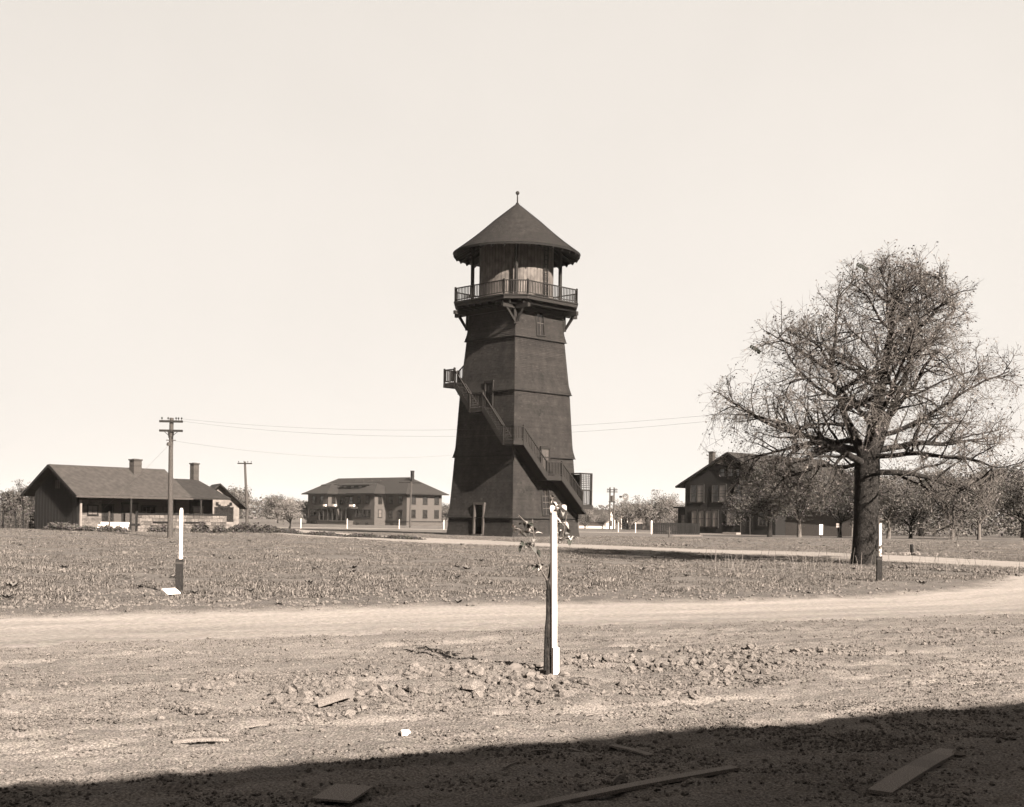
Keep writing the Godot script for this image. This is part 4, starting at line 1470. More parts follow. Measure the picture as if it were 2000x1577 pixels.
func chimney(parent: Node3D, at: Vector3, w: float, d: float, h: float, material: Material) -> void:
	var b := MB.new()
	var n := int(h / 0.16)
	for i in n:
		var g := rng.randf_range(0.7, 1.0)
		b.box(at + Vector3(0, (i + 0.5) * h / n, 0), Vector3(w + 0.012 * (i % 2), h / n - 0.006, d + 0.012 * (i % 2)), Color(g, g, g))
	b.box(at + Vector3(0, h + 0.04, 0), Vector3(w + 0.12, 0.1, d + 0.12), Color(0.75, 0.75, 0.75))
	b.box(at + Vector3(0, h + 0.1, 0), Vector3(w * 0.6, 0.04, d * 0.6), Color(0.1, 0.1, 0.1))
	part("chimney", b, material, parent)

func low_house() -> void:
	rng.seed = 41
	var t := thing("low_house", "long low house with steep dark gable end and brick chimney at the left", "house", Vector3(-33.8, 0, -92), deg_to_rad(52.3))
	var b := MB.new()
	# gable wall towards the left foreground, vertical boards
	var hw := 2.9
	var ridge := 4.72
	var k := (4.88 - 2.5) / 3.6
	var nb := 29
	for i in nb:
		var z0 := lerpf(-hw, hw, float(i) / nb)
		var z1 := lerpf(-hw, hw, float(i + 1) / nb)
		var y0 := ridge - absf(z0) * k
		var y1 := ridge - absf(z1) * k
		var o := -0.02 if i % 2 else 0.0
		var g := rng.randf_range(0.75, 1.0)
		b.quad(Vector3(o, 0, z0), Vector3(o, 0, z1), Vector3(o, y1, z1), Vector3(o, y0, z0), Color(g, g, g))
		b.quad(Vector3(0.02, 0, z0), Vector3(-0.02, 0, z0), Vector3(-0.02, y0, z0), Vector3(0.02, y0, z0), Color(g, g, g))
	part("gable_wall", b, M.dark_wall, t)
	for i in 3:
		b = MB.new()
		b.box(Vector3(-0.05, 3.4, -0.05 + i * 0.22), Vector3(0.04, 0.62, 0.1))
		part("vent_slat", b, M.grey_wood, t)
	# long wall: brick courses below, dark boarding over them
	b = MB.new()
	wall_box(b, 0.03, 10.6, 1.5, 1.9, -0.1, 3.4)
	wall_box(b, 0.03, 10.6, -2.88, -2.5, -0.1, 2.9)
	wall_box(b, 9.2, 9.55, -2.5, 2.0, -0.1, 3.1)
	part("wall", b, M.brick, t)
	b = MB.new()
	coursed(b, Vector3(0.25, 0, 1.9), Vector3(1, 0, 0), 2.3, 0.05, 2.25, 0.11, 0.34, Vector3(0, 0, 1), 0.65)
	part("bricks", b, M.pale_plaster, t, true)
	b = MB.new()
	b.box(Vector3(0.1, 1.1, 2.95), Vector3(0.14, 2.3, 0.12))
	part("corner_board", b, M.pale_wood, t)
	window(t, Transform3D(Basis.IDENTITY, Vector3(1.75, 1.2, 1.95)), 0.75, 0.62, 2, 1, M.timber, M.glass_pale)
	door(t, Transform3D(Basis.IDENTITY, Vector3(3.05, 0.1, 1.92)), 0.8, 1.75, M.timber, M.dark_wall)
	door(t, Transform3D(Basis.IDENTITY, Vector3(5.0, 0.1, 1.92)), 1.2, 1.9, M.timber, M.grey_wood)
	window(t, Transform3D(Basis.IDENTITY, Vector3(6.7, 1.05, 1.92)), 1.2, 0.8, 3, 1, M.timber, M.glass_dark)
	window(t, Transform3D(Basis.IDENTITY, Vector3(8.8, 1.05, 1.92)), 1.4, 0.8, 4, 1, M.grey_wood, M.glass_pale)
	# roof
	b = MB.new()
	gable_roof(b, -0.7, 9.6, 3.6, 2.62, 4.88)
	part("roof", b, M.depot_roof, t)
	b = MB.new()
	b.box(Vector3(4.45, 2.5, 3.62), Vector3(10.3, 0.14, 0.06))
	part("gutter", b, M.grey_wood, t)
	for s in [-1.0, 1.0]:
		b = MB.new()
		b.bar(Vector3(-0.74, 2.5, s * 3.62), Vector3(-0.74, 4.78, s * 0.01), 0.05, 0.2)
		part("bargeboard", b, M.dark_timber, t)
	b = MB.new()
	for i in 15:
		b.box(Vector3(0.2 + i * 0.68, 2.48, 3.3), Vector3(0.08, 0.12, 0.6))
	part("rafter_tails", b, M.dark_timber, t, true)
	chimney(t, Vector3(6.45, 3.9, 0.55), 0.72, 0.6, 1.55, M.brick)
	# lower hipped end
	b = MB.new()
	var A := Vector3(9.4, 2.62, 3.62)
	var B := Vector3(13.4, 2.62, 3.62)
	var C := Vector3(13.4, 2.62, -3.0)
	var D := Vector3(9.4, 2.62, -3.0)
	b.slab(A, B, Vector3(12.6, 4.15, 0.3), Vector3(9.4, 4.15, 0.3), 0.14)
	b.slab(C, D, Vector3(9.4, 4.15, 0.3), Vector3(12.6, 4.15, 0.3), 0.14)
	b.tri(B, C, Vector3(12.6, 4.15, 0.3))
	part("hipped_roof", b, M.brown_roof, t)
	b = MB.new()
	wall_box(b, 9.6, 13.0, -2.5, 1.85, -0.1, 2.5)
	part("end_wall", b, M.brown_wall, t)
	window(t, Transform3D(Basis.IDENTITY, Vector3(11.5, 1.05, 1.87)), 0.9, 0.8, 2, 1, M.grey_wood, M.glass_pale)
	chimney(t, Vector3(12.4, 3.9, 0.2), 0.52, 0.5, 1.5, M.brick)
	for x in [4.0, 10.5]:
		b = MB.new()
		b.box(Vector3(x, 1.2, 3.5), Vector3(0.12, 2.5, 0.12))
		part("porch_post", b, M.timber, t)
	# rear gabled house
	rng.seed = 42
	t = thing("rear_house", "pale walled gable of a house rising behind the low house's right end", "house", Vector3(-26.0, -0.05, -111), deg_to_rad(20))
	b = MB.new()
	wall_box(b, -1.9, 1.6, -6.0, 0.0, 0, 2.5)
	b.tri(Vector3(-1.9, 2.5, 0.0), Vector3(1.6, 2.5, 0.0), Vector3(-0.15, 3.95, 0.0))
	part("wall", b, M.pale_plaster, t)
	b = MB.new()
	b.slab(Vector3(2.25, 1.95, 0.6), Vector3(2.25, 1.95, -6.4), Vector3(-0.15, 4.1, -6.4), Vector3(-0.15, 4.1, 0.6), 0.14)
	b.slab(Vector3(-2.5, 1.95, -6.4), Vector3(-2.5, 1.95, 0.6), Vector3(-0.15, 4.103, 0.6), Vector3(-0.15, 4.103, -6.4), 0.14)
	part("roof", b, M.brown_roof, t)
	window(t, Transform3D(Basis.IDENTITY, Vector3(0.25, 0.8, 0.01)), 1.5, 1.1, 4, 2, M.timber, M.glass_dark)
	b = MB.new()
	for i in 7:
		b.box(Vector3(0.25 + (i - 3) * 0.2, 2.3 - 0.04 * (9 - (i - 3) * (i - 3)), 0.08), Vector3(0.2, 0.24, 0.16))
	part("window_hood", b, M.dark_timber, t)
	# stone terrace wall along the porch
	rng.seed = 43
	t = thing("stone_wall", "mottled fieldstone terrace wall with dark coping before the low house", "wall", Vector3(-27.0, 0, -89.2), deg_to_rad(29))
	b = MB.new()
	wall_box(b, 0, 6.6, -0.4, 0, -0.1, 1.25)
	part("core", b, M.brick, t)
	for i in 5:
		var u := -0.2 * (i % 2)
		while u < 6.6:
			var w := rng.randf_range(0.3, 0.55)
			var a := maxf(u, 0.01)
			var e := minf(u + w, 6.59)
			u += w
			if e - a < 0.1:
				continue
			b = MB.new()
			var g := rng.randf_range(0.4, 1.0)
			b.hexa(Vector3((a + e) * 0.5, 0.125 + i * 0.25, 0.0), Vector3((e - a) * 0.5 - 0.012, rng.randf_range(-0.01, 0.01), 0), Vector3(0, 0.112, 0), Vector3(0, 0, rng.randf_range(0.03, 0.06)), Color(g, g, g))
			part("stone", b, M.stone, t)
	b = MB.new()
	b.box(Vector3(3.3, 1.3, -0.18), Vector3(6.75, 0.1, 0.56))
	part("coping", b, M.dark_timber, t)
	for x in [1.7, 4.0]:
		b = MB.new()
		b.box(Vector3(x, 0.72, 0.1), Vector3(1.1, 0.08, 0.12))
		part("ledge", b, M.dark_timber, t)
	# lumber pile
	rng.seed = 44
	t = thing("lumber_pile", "stack of whitish boards lying before the low house's brick wall", "lumber pile", Vector3(-27.8, 0, -86.2), deg_to_rad(14))
	for i in 4:
		for j in 2:
			b = MB.new()
			b.box(Vector3(rng.randf_range(-0.12, 0.12) + i * 0.06, 0.12 + i * 0.17, j * 0.3 - 0.3), Vector3(2.1 - 0.1 * i, 0.14, 0.27))
			part("board", b, M.white_paint, t)
	# dark box and barrel near the pile
	t = thing("dark_post", "dark forked post standing at the right end of the whitish boards", "post", Vector3(-25.9, 0, -85.6))
	b = MB.new()
	b.box(Vector3(0, 0.75, 0), Vector3(0.13, 1.5, 0.13))
	part("post", b, M.dark_timber, t)
	b = MB.new()
	b.box(Vector3(-0.05, 0.55, 0.02), Vector3(0.55, 0.16, 0.17))
	part("cross_block", b, M.dark_timber, t)
	b = MB.new()
	b.box(Vector3(0, 0.72, 0), Vector3(0.09, 1.44, 0.09))
	solo("fence_post", b, M.grey_wood, "thin grey post in front of the whitish boards", "post", Vector3(-27.4, 0, -84.4))
	# pickets at the far left
	rng.seed = 45
	t = thing("picket_fence", "old wooden picket fence at the left edge beside the low house", "fence", Vector3(-39.4, 0, -95.5), deg_to_rad(-4))
	for i in 32:
		b = MB.new()
		var h := rng.randf_range(1.2, 2.0) if i > 16 else rng.randf_range(0.9, 1.15)
		var g := rng.randf_range(0.6, 1.0)
		b.bar(Vector3(i * 0.15, -0.05, 0), Vector3(i * 0.15 + rng.randf_range(-0.07, 0.07), h, rng.randf_range(-0.03, 0.03)), 0.06, 0.025, Color(g, g, g))
		part("picket", b, M.grey_wood, t)
	for y in [0.35, 0.95]:
		b = MB.new()
		b.box(Vector3(2.3, y, -0.05), Vector3(4.8, 0.07, 0.05))
		part("rail", b, M.grey_wood, t)
	for x in [0.3, 1.3, 1.9, 2.8]:
		b = MB.new()
		b.bar(Vector3(x, 0, 0.1), Vector3(x - 0.1, 1.35, 0.1), 0.09, 0.09)
		part("post", b, M.dark_timber, t)

func hipped_house() -> void:
	rng.seed = 51
	# local: x along the front from the left corner, z out of the front
	var t := thing("hipped_house", "long two-storey house with hipped roof and porch left of the tower", "house", Vector3(-49.8, -1.15, -303.6), deg_to_rad(-45))
	var L := 37.5
	var W := 10.5
	var b := MB.new()
	wall_box(b, 0, L, -W, 0, 0.9, 7.1)
	part("wall", b, M.grey_shingle, t)
	b = MB.new()
	wall_box(b, -0.08, L + 0.08, -W - 0.08, 0.08, -0.3, 0.9)
	part("foundation", b, M.brick, t)
	b = MB.new()
	b.box(Vector3(L * 0.5, 0.95, -W * 0.5), Vector3(L + 0.4, 0.16, W + 0.4))
	part("water_table", b, M.timber, t)
	b = MB.new()
	hip_roof(b, -1.2, L + 1.2, -W - 1.2, 1.2, 7.2, 11.1)
	var rf := part("roof", b, M.brown_roof, t)
	# two projecting bays
	for bay in [[4.5, 12.5, 3.2], [22.0, 30.0, 3.2]]:
		b = MB.new()
		wall_box(b, bay[0], bay[1], -0.3, bay[2], 0.9, 7.1)
		var o := part("bay", b, M.grey_shingle, t)
		b = MB.new()
		wall_box(b, bay[0] - 0.06, bay[1] + 0.06, -0.2, bay[2] + 0.06, -0.3, 0.88)
		part("foundation", b, M.brick, o)
		b = MB.new()
		hip_roof(b, bay[0] - 1.1, bay[1] + 1.1, -5.5, bay[2] + 1.1, 7.22, 9.6)
		part("bay_roof", b, M.brown_roof, o)
		for i in 2:
			window(t, Transform3D(Basis.IDENTITY, Vector3(bay[0] + 2.4 + i * 3.2, 4.9, bay[2] + 0.02)), 1.1, 1.6, 1, 2, M.timber, M.glass_dark, 0.08, 0.12)
		for i in 4:
			window(t, Transform3D(Basis.IDENTITY, Vector3(bay[0] + 1.6 + i * 1.5, 1.8, bay[2] + 0.02)), 1.1, 1.6, 1, 2, M.timber, M.glass_dark, 0.08, 0.12)
		var side := Basis(Vector3.UP, PI / 2)
		window(t, Transform3D(side, Vector3(bay[1] + 0.02, 4.9, 1.6)), 0.9, 1.6, 1, 2, M.timber, M.glass_dark, 0.08, 0.12)
		window(t, Transform3D(side, Vector3(bay[1] + 0.02, 1.8, 1.6)), 0.9, 1.6, 1, 2, M.timber, M.glass_pale, 0.08, 0.12)
	# front windows
	for x in [2.2, 32.0, 35.4]:
		for y in [1.8, 4.9]:
			window(t, Transform3D(Basis.IDENTITY, Vector3(x, y, 0.02)), 1.1, 1.6, 1, 2, M.timber, M.glass_dark, 0.08, 0.12)
	for i in 5:
		window(t, Transform3D(Basis.IDENTITY, Vector3(13.7 + i * 1.75, 4.9, 0.02)), 1.0, 1.5, 1, 2, M.timber, M.glass_dark, 0.08, 0.12)
	# end wall windows
	var sd := Basis(Vector3.UP, PI / 2)
	for z in [-1.9, -5.4, -8.9]:
		for y in [1.8, 4.9]:
			window(t, Transform3D(sd, Vector3(L + 0.02, y, z)), 1.15, 1.7, 1, 2, M.timber, M.glass_dark, 0.08, 0.12)
	for x in [2.0, 5.5, 8.0, 15.5, 18.5, 24.0, 27.5, 32.5, 35.0]:
		b = MB.new()
		var z := 3.3 if (x > 4.5 and x < 12.5) or (x > 22.0 and x < 30.0) else 0.12
		b.box(Vector3(x, 0.3, z), Vector3(0.6, 0.4, 0.06))
		part("foundation_vent", b, M.glass_dark, t)
	# porch between the bays
	b = MB.new()
	b.box(Vector3(16.6, 3.9, 3.0), Vector3(15.0, 0.5, 4.6))
	part("porch_roof", b, M.brown_roof, t)
	b = MB.new()
	b.box(Vector3(16.6, 0.75, 3.2), Vector3(11.5, 0.3, 4.0))
	b.box(Vector3(16.6, 0.1, 3.2), Vector3(11.3, 1.0, 3.8))
	part("porch_floor", b, M.brick, t)
	for i in 7:
		b = MB.new()
		b.box(Vector3(11.4 + i * 1.72, 2.25, 5.0), Vector3(0.24, 2.8, 0.24))
		part("porch_post", b, M.timber, t)
	for i in 3:
		b = MB.new()
		b.box(Vector3([12.6, 16.4, 23.0][i], 4.35, 4.2), Vector3([0.8, 0.7, 1.6][i], 0.5, 0.5))
		part("porch_block", b, M.white_paint, t)
	# shed dormers on the front slope
	for q in [[11.5, 23.5, 8.3, 9.55], [4.6, 8.2, 8.5, 9.6]]:
		b = MB.new()
		wall_box(b, q[0] + 0.5, q[1] - 0.5, -4.5, -1.3, 7.4, q[3] - 0.25)
		var dm := part("dormer", b, M.brown_wall, rf)
		b = MB.new()
		b.slab(Vector3(q[0], q[3] - 0.2, -0.4), Vector3(q[1], q[3] - 0.2, -0.4), Vector3(q[1], q[3] + 0.65, -5.0), Vector3(q[0], q[3] + 0.65, -5.0), 0.18)
		part("dormer_roof", b, M.brown_roof, rf)
		var nw := 4 if q[1] - q[0] > 6 else 1
		for i in nw:
			b = MB.new()
			b.box(Vector3(q[0] + 1.6 + i * 2.9, q[3] - 0.75, -1.27), Vector3(1.0, 0.6, 0.08))
			part("dormer_window", b, M.glass_pale, rf)
	for i in 4:
		b = MB.new()
		b.box(Vector3(14.0 + i * 3.2, 10.32, -3.0), Vector3(1.7, 0.1, 0.35))
		part("roof_vent", b, M.grey_shingle, rf)
	b = MB.new()
	hip_roof(b, L - 6.4, L - 2.6, -6.4, -3.0, 9.9, 10.5)
	part("roof_cap", b, M.brown_roof, rf)
	rng.seed = 52
	chimney(t, Vector3(L - 2.9, 8.5, -4.0), 0.6, 0.6, 3.9, M.timber)

func gabled_hall() -> void:
	rng.seed = 53
	var t := thing("gabled_hall", "big dark two-storey hall with broad gable behind the fruit trees", "building", Vector3(24.4, -0.25, -138), deg_to_rad(46))
	var hw := 6.0
	var L := 20.0
	var b := MB.new()
	# gable wall of courses of dark shingles
	var rows := 46
	for i in rows:
		var y0 := 9.0 * i / rows
		var y1 := 9.0 * (i + 1) / rows
		var z0 := hw if y0 < 5.75 else hw * (9.0 - y0) / 3.25
		var z1 := hw if y1 < 5.75 else hw * (9.0 - y1) / 3.25
		var n := maxi(2, int(z0 / 0.45))
		for k in n:
			var g := rng.randf_range(0.7, 1.0)
			var a := float(k) / n * 2.0 - 1.0
			var e := float(k + 1) / n * 2.0 - 1.0
			b.quad(Vector3(-0.03, y0, a * z0), Vector3(-0.03, y0, e * z0), Vector3(0, y1, e * z1), Vector3(0, y1, a * z1), Color(g, g, g))
			b.quad(Vector3(0, y0, a * z0), Vector3(0, y0, e * z0), Vector3(-0.03, y0, e * z0), Vector3(-0.03, y0, a * z0), Color(g, g, g))
	part("gable_wall", b, M.brown_wall, t)
	b = MB.new()
	wall_box(b, 0.02, L, -hw, hw, -0.3, 5.75)
	part("wall", b, M.brown_wall, t)
	b = MB.new()
	gable_roof(b, -0.55, L + 0.6, 6.95, 5.42, 9.2, 0.2)
	part("roof", b, M.brown_roof, t)
	for s in [-1.0, 1.0]:
		b = MB.new()
		b.bar(Vector3(-0.59, 5.3, s * 6.97), Vector3(-0.59, 9.06, s * 0.01), 0.07, 0.22)
		part("bargeboard", b, M.dark_timber, t)
	var face := Basis(Vector3.UP, -PI / 2)
	# upper windows in pairs, lower row, small gable windows
	for z in [-4.3, -1.3, 1.7, 4.4]:
		window(t, Transform3D(face, Vector3(-0.05, 3.65, z - 0.48)), 0.75, 1.85, 1, 3, M.timber, M.glass_dark, 0.1, 0.12)
		window(t, Transform3D(face, Vector3(-0.05, 3.65, z + 0.48)), 0.75, 1.85, 1, 3, M.timber, M.glass_pale, 0.1, 0.12)
	for i in 4:
		window(t, Transform3D(face, Vector3(-0.05, 0.85, -4.6 + i * 0.95)), 0.62, 1.75, 1, 2, M.timber, M.glass_pale, 0.1, 0.12)
	window(t, Transform3D(face, Vector3(-0.05, 1.1, 0.3)), 0.9, 1.5, 2, 2, M.timber, M.glass_pale, 0.1, 0.12)
	for z in [-0.9, 0.2, 1.3]:
		window(t, Transform3D(face, Vector3(-0.05, 6.5, z)), 0.62, 0.8, 1, 1, M.timber, M.glass_dark, 0.1, 0.12)
	door(t, Transform3D(face, Vector3(-0.05, 0.0, 2.2)), 1.1, 2.1, M.timber, M.dark_wall, 0.12)
	window(t, Transform3D(face, Vector3(-0.05, 1.1, 4.4)), 0.9, 1.4, 2, 2, M.timber, M.glass_dark, 0.1, 0.12)
	b = MB.new()
	b.box(Vector3(-0.6, 0.12, 0.8), Vector3(0.9, 0.24, 1.8))
	part("doorstep", b, M.pale_wood, t)
	chimney(t, Vector3(1.2, 6.6, -3.2), 0.55, 0.55, 2.7, M.brick)
	# annex on the left
	b = MB.new()
	wall_box(b, 1.5, 5.0, -8.1, -6.02, -0.3, 2.9)
	var an := part("annex", b, M.brown_wall, t)
	b = MB.new()
	b.slab(Vector3(1.1, 3.05, -8.5), Vector3(1.1, 3.05, -6.02), Vector3(5.4, 3.2, -6.02), Vector3(5.4, 3.2, -8.5), 0.16)
	part("annex_roof", b, M.dark_timber, an)
	window(t, Transform3D(face, Vector3(1.48, 1.0, -7.1)), 0.9, 1.1, 2, 2, M.timber, M.glass_pale, 0.1, 0.1)
	# low plain wing to the right
	b = MB.new()
	wall_box(b, 2.0, 8.0, 6.02, 14.0, -0.3, 2.6)
	var wg := part("wing", b, M.grey_shingle, t)
	b = MB.new()
	b.slab(Vector3(1.5, 2.75, 14.4), Vector3(8.4, 2.75, 14.4), Vector3(8.4, 3.3, 6.02), Vector3(1.5, 3.3, 6.02), 0.16)
	part("wing_roof", b, M.brown_roof, wg)
	# dark board fence
	t = thing("board_fence", "low dark board fence left of the big gabled hall", "fence", Vector3(14.6, -0.2, -127.5), deg_to_rad(2))
	rng.seed = 54
	for i in 27:
		b = MB.new()
		var g := rng.randf_range(0.6, 1.0)
		b.box(Vector3(0.09 + i * 0.185, 0.6, 0), Vector3(0.165, 1.2 + rng.randf_range(-0.03, 0.03), 0.03), Color(g, g, g))
		part("board", b, M.dark_wall, t)
	for y in [0.3, 1.0]:
		b = MB.new()
		b.box(Vector3(2.5, y, -0.04), Vector3(5.0, 0.09, 0.05))
		part("rail", b, M.dark_wall, t)
	b = MB.new()
	b.box(Vector3(-0.02, 0.66, 0.02), Vector3(0.12, 1.5, 0.12))
	part("end_post", b, M.white_paint, t)

func small_far() -> void:
	var b := MB.new()
	# roofs beyond
	var t := thing("far_cottage", "far cottage with broad dark roof and white gable right of the tower", "house", Vector3(19.5, -0.9, -262), deg_to_rad(-32))
	wall_box(b, -4.5, 2.0, -2.0, 2.0, -0.2, 1.6)
	b.tri(Vector3(2.0, 1.6, 2.0), Vector3(2.0, 1.6, -2.0), Vector3(2.0, 3.6, 0))
	part("wall", b, M.white_paint, t)
	b = MB.new()
	gable_roof(b, -5.0, 2.3, 2.5, 1.3, 3.9, 0.15)
	part("roof", b, M.depot_roof, t)
	window(t, Transform3D(Basis(Vector3.UP, PI / 2), Vector3(2.02, 0.5, 0)), 0.8, 1.0, 2, 2, M.timber, M.glass_dark)
	b = MB.new()
	t = thing("white_shed", "small whitewashed shed with shallow dark roof behind the windmill", "shed", Vector3(22.6, -0.75, -226), deg_to_rad(-20))
	wall_box(b, -2.6, 2.6, -2, 1.4, -0.1, 3.0)
	b.tri(Vector3(-2.6, 3.0, 1.4), Vector3(2.6, 3.0, 1.4), Vector3(0.3, 4.5, 1.4))
	part("wall", b, M.pale_plaster, t)
	b = MB.new()
	b.slab(Vector3(-3.1, 2.9, 1.8), Vector3(0.3, 4.75, 1.8), Vector3(0.3, 4.75, -2.3), Vector3(-3.1, 2.9, -2.3), 0.14)
	b.slab(Vector3(0.3, 4.753, 1.8), Vector3(3.1, 3.1, 1.8), Vector3(3.1, 3.1, -2.3), Vector3(0.3, 4.753, -2.3), 0.14)
	part("roof", b, M.brown_roof, t)
	door(t, Transform3D(Basis.IDENTITY, Vector3(-1.4, 0, 1.42)), 1.0, 2.2, M.white_paint, M.dark_wall)
	b = MB.new()
	t = thing("feed_trough", "dark low trough shed with pale top at the windmill's foot", "trough", Vector3(22.0, -0.7, -219), 0.1)
	b.box(Vector3(0, 0.5, 0), Vector3(2.6, 1.0, 1.4))
	part("box", b, M.dark_wall, t)
	b = MB.new()
	b.slab(Vector3(-1.4, 1.05, 0.9), Vector3(1.4, 1.15, 0.9), Vector3(1.4, 1.3, -0.9), Vector3(-1.4, 1.2, -0.9), 0.07)
	part("lid", b, M.pale_wood, t)
	# white boards among the fruit trees
	b = MB.new()
	t = thing("notice_board", "upright white board between the fruit trees left of the thick trunk", "sign", Vector3(28.3, -0.1, -112.5))
	b.box(Vector3(0, 0.75, 0), Vector3(0.32, 0.95, 0.04))
	part("board", b, M.white_paint, t)
	b = MB.new()
	b.box(Vector3(0, 0.3, -0.04), Vector3(0.08, 0.7, 0.05))
	part("post", b, M.timber, t)
	b = MB.new()
	t = thing("notice_board", "small square white board on a post close left of the thick trunk", "sign", Vector3(29.9, -0.1, -112.8))
	b.box(Vector3(0, 1.15, 0), Vector3(0.27, 0.36, 0.03))
	part("board", b, M.white_paint, t)
	b = MB.new()
	b.box(Vector3(0, 0.6, -0.03), Vector3(0.07, 1.3, 0.05))
	part("post", b, M.timber, t)
	# hydrant post with crossbar in the field
	b = MB.new()
	t = thing("standpipe", "dark standpipe with crossbar sticking out of the field before the hall", "standpipe", Vector3(12.35, 0, -96))
	b.tube([Vector3(0, -0.1, 0), Vector3(0, 0.75, 0), Vector3(0, 0.8, 0)], [0.06, 0.06, 0.09], 8)
	part("pipe", b, M.iron, t)
	b = MB.new()
	b.box(Vector3(0, 0.5, 0), Vector3(0.36, 0.09, 0.1))
	part("crossbar", b, M.iron, t)
	b = MB.new()
	b.bar(Vector3(0, 0.03, 0), Vector3(2.3, 0.06, 0.3), 0.3, 0.06)
	solo("plank", b, M.pale_wood, "pale plank lying in the field right of the standpipe", "plank", Vector3(12.9, 0.1, -98))
	# stump with heaped earth
	b = MB.new()
	t = thing("stump", "short dark stub on a little earth heap right of the big tree", "stump", Vector3(18.5, 0.0, -56.8))
	b.tube([Vector3(0, 0, 0), Vector3(-0.03, 0.35, 0), Vector3(-0.05, 0.5, 0)], [0.1, 0.075, 0.07], 8)
	part("stub", b, M.dark_timber, t)
	rng.seed = 71
	for i in 26:
		b = lump(700 + i, 3, 5)
		var o := part("clod", b, M.clod, t)
		var r: float = rng.randf() * 1.5
		var a := rng.randf() * TAU
		o.position = Vector3(cos(a) * r * 1.4, 0.05 * (1.6 - r), sin(a) * r)
		o.scale = Vector3.ONE * rng.randf_range(0.12, 0.3)
	# white stakes marking the far road
	var far := "white stakes along the far road"
	b = MB.new()
	b.box(Vector3(0, 0.5, 0), Vector3(0.075, 1.3, 0.075))
	b.box(Vector3(0, 1.17, 0), Vector3(0.05, 0.05, 0.05))
	var s0 := solo("road_stake", b, M.white_paint, "far white stake just right of the pale bushy tree", "stake", Vector3(-23.9, -0.3, -141), 0.0, far)
	for p in [[-19.4, -147, "far white stake in front of the long hipped house's porch"], [-13.3, -148, "far white stake left of the crossarmless pole"], [-7.9, -147, "far white stake nearest the tower's left side"], [-31.0, -139, "far white stake left of the one-armed utility pole"], [13.3, -152, "far white stake beyond the tower's lowest landing"], [14.1, -139, "far white stake beside the dark board fence's left end"]]:
		again(s0, Vector3(p[0], land(p[0], p[1]), p[1]), 0.0, p[2])
	# hedge and shrubs near the low house
	rng.seed = 81
	var hedge := func(called: String, label: String, at: Vector3, w: float, h: float, d: float, n: int, turn: float) -> void:
		var q := MB.new()
		var stem := MB.new()
		for i in int(4 + w * 2):
			var x := rng.randf_range(-0.45, 0.45) * w
			stem.tube(wander(Vector3(x, -0.1, 0), Vector3(rng.randf_range(-0.3, 0.3), 1, rng.randf_range(-0.3, 0.3)), h * 0.8, 4, 0.15, 0.0), taper(0.02, 0.008, 4), 4)
		for i in n:
			var x := rng.randf_range(-0.5, 0.5)
			var top := h * (0.55 + 0.45 * absf(fn_mid.get_noise_2d(x * w * 1.3 + at.x, 3.0)) * 2.0) * sqrt(maxf(0.05, 1.0 - pow(absf(x) * 2.0, 4.0)))
			leaf(q, Vector3(x * w, rng.randf() * top, rng.randf_range(-0.5, 0.5) * d), rng.randf_range(0.09, 0.2), lin(rng.randf_range(0.025, 0.07), 0.8))
		var o := thing(called, label, "shrub", at, turn)
		part("foliage", q, M.leaf, o, true)
		part("stem", stem, M.twig, o, true)
	hedge.call("hedge", "long low dark hedge between the low house and the pale bushy tree", Vector3(-18.9, 0, -91.5), 4.2, 0.75, 1.0, 3200, 0.5)
	hedge.call("shrub", "dark rounded shrub before the right end of the stone wall", Vector3(-21.8, 0, -87.0), 1.25, 0.75, 0.8, 1500, 0)
	hedge.call("shrub", "small dark shrub right of the rounded one at the stone wall's end", Vector3(-20.4, 0, -86.5), 0.9, 0.55, 0.6, 800, 0)
	hedge.call("shrub", "straggling shrub in front of the whitish boards", Vector3(-27.2, 0, -84.6), 2.2, 0.55, 0.7, 1300, 0)
	hedge.call("shrub", "low shrub at the foot of the two-armed pole", Vector3(-24.3, 0, -86.0), 1.7, 0.5, 0.6, 1000, 0)
	hedge.call("shrub", "low shrubs along the dark gable end of the low house", Vector3(-32.6, 0, -89.9), 4.0, 0.6, 0.9, 2200, -0.66)
	hedge.call("shrub", "small shrub before the brick wall's left corner", Vector3(-29.9, 0, -87.0), 1.8, 0.45, 0.6, 900, 0)
	hedge.call("shrub", "tangled bush behind the picket fence at the left edge", Vector3(-38.0, 0, -97.6), 5.0, 1.9, 1.5, 3600, 0)
	# rank weeds on the bank of the lane
	var q := MB.new()
	for i in 12000:
		var k := rng.randf()
		var p: Vector2 = Vector2(-17.6, -93).lerp(Vector2(-10.5, -80), k * 2.0) if k < 0.5 else Vector2(-10.5, -80).lerp(Vector2(-5.6, -75.5), k * 2.0 - 1.0)
		var y := rng.randf() * 0.32 * (0.6 + 0.4 * sin(k * 23.0)) * (1.0 - k * 0.35)
		leaf(q, Vector3(p.x + rng.randf_range(-0.5, 0.5), y + land(p.x, p.y), p.y + rng.randf_range(-0.5, 0.5)), rng.randf_range(0.08, 0.17), lin(rng.randf_range(0.02, 0.05), 0.8))
	part("bank_weeds", q, M.leaf, self, true)
	# standing dry stalks in front of the big tree
	rng.seed = 83
	q = MB.new()
	for i in 90:
		var x := rng.randf_range(6.0, 11.5)
		var z := rng.randf_range(-39.5, -33.5)
		if rng.randf() < 0.3:
			x = rng.randf_range(12.0, 14.8)
		q.tube(wander(Vector3(x, 0, z), Vector3(rng.randf_range(-0.3, 0.3), 1, rng.randf_range(-0.3, 0.3)), rng.randf_range(0.3, 0.95), 4, 0.13, 0.0), taper(0.008, 0.004, 4), 3, lin(rng.randf_range(0.05, 0.25), 0.9))
	part("dry_stalks", q, M.leaf, self, true)
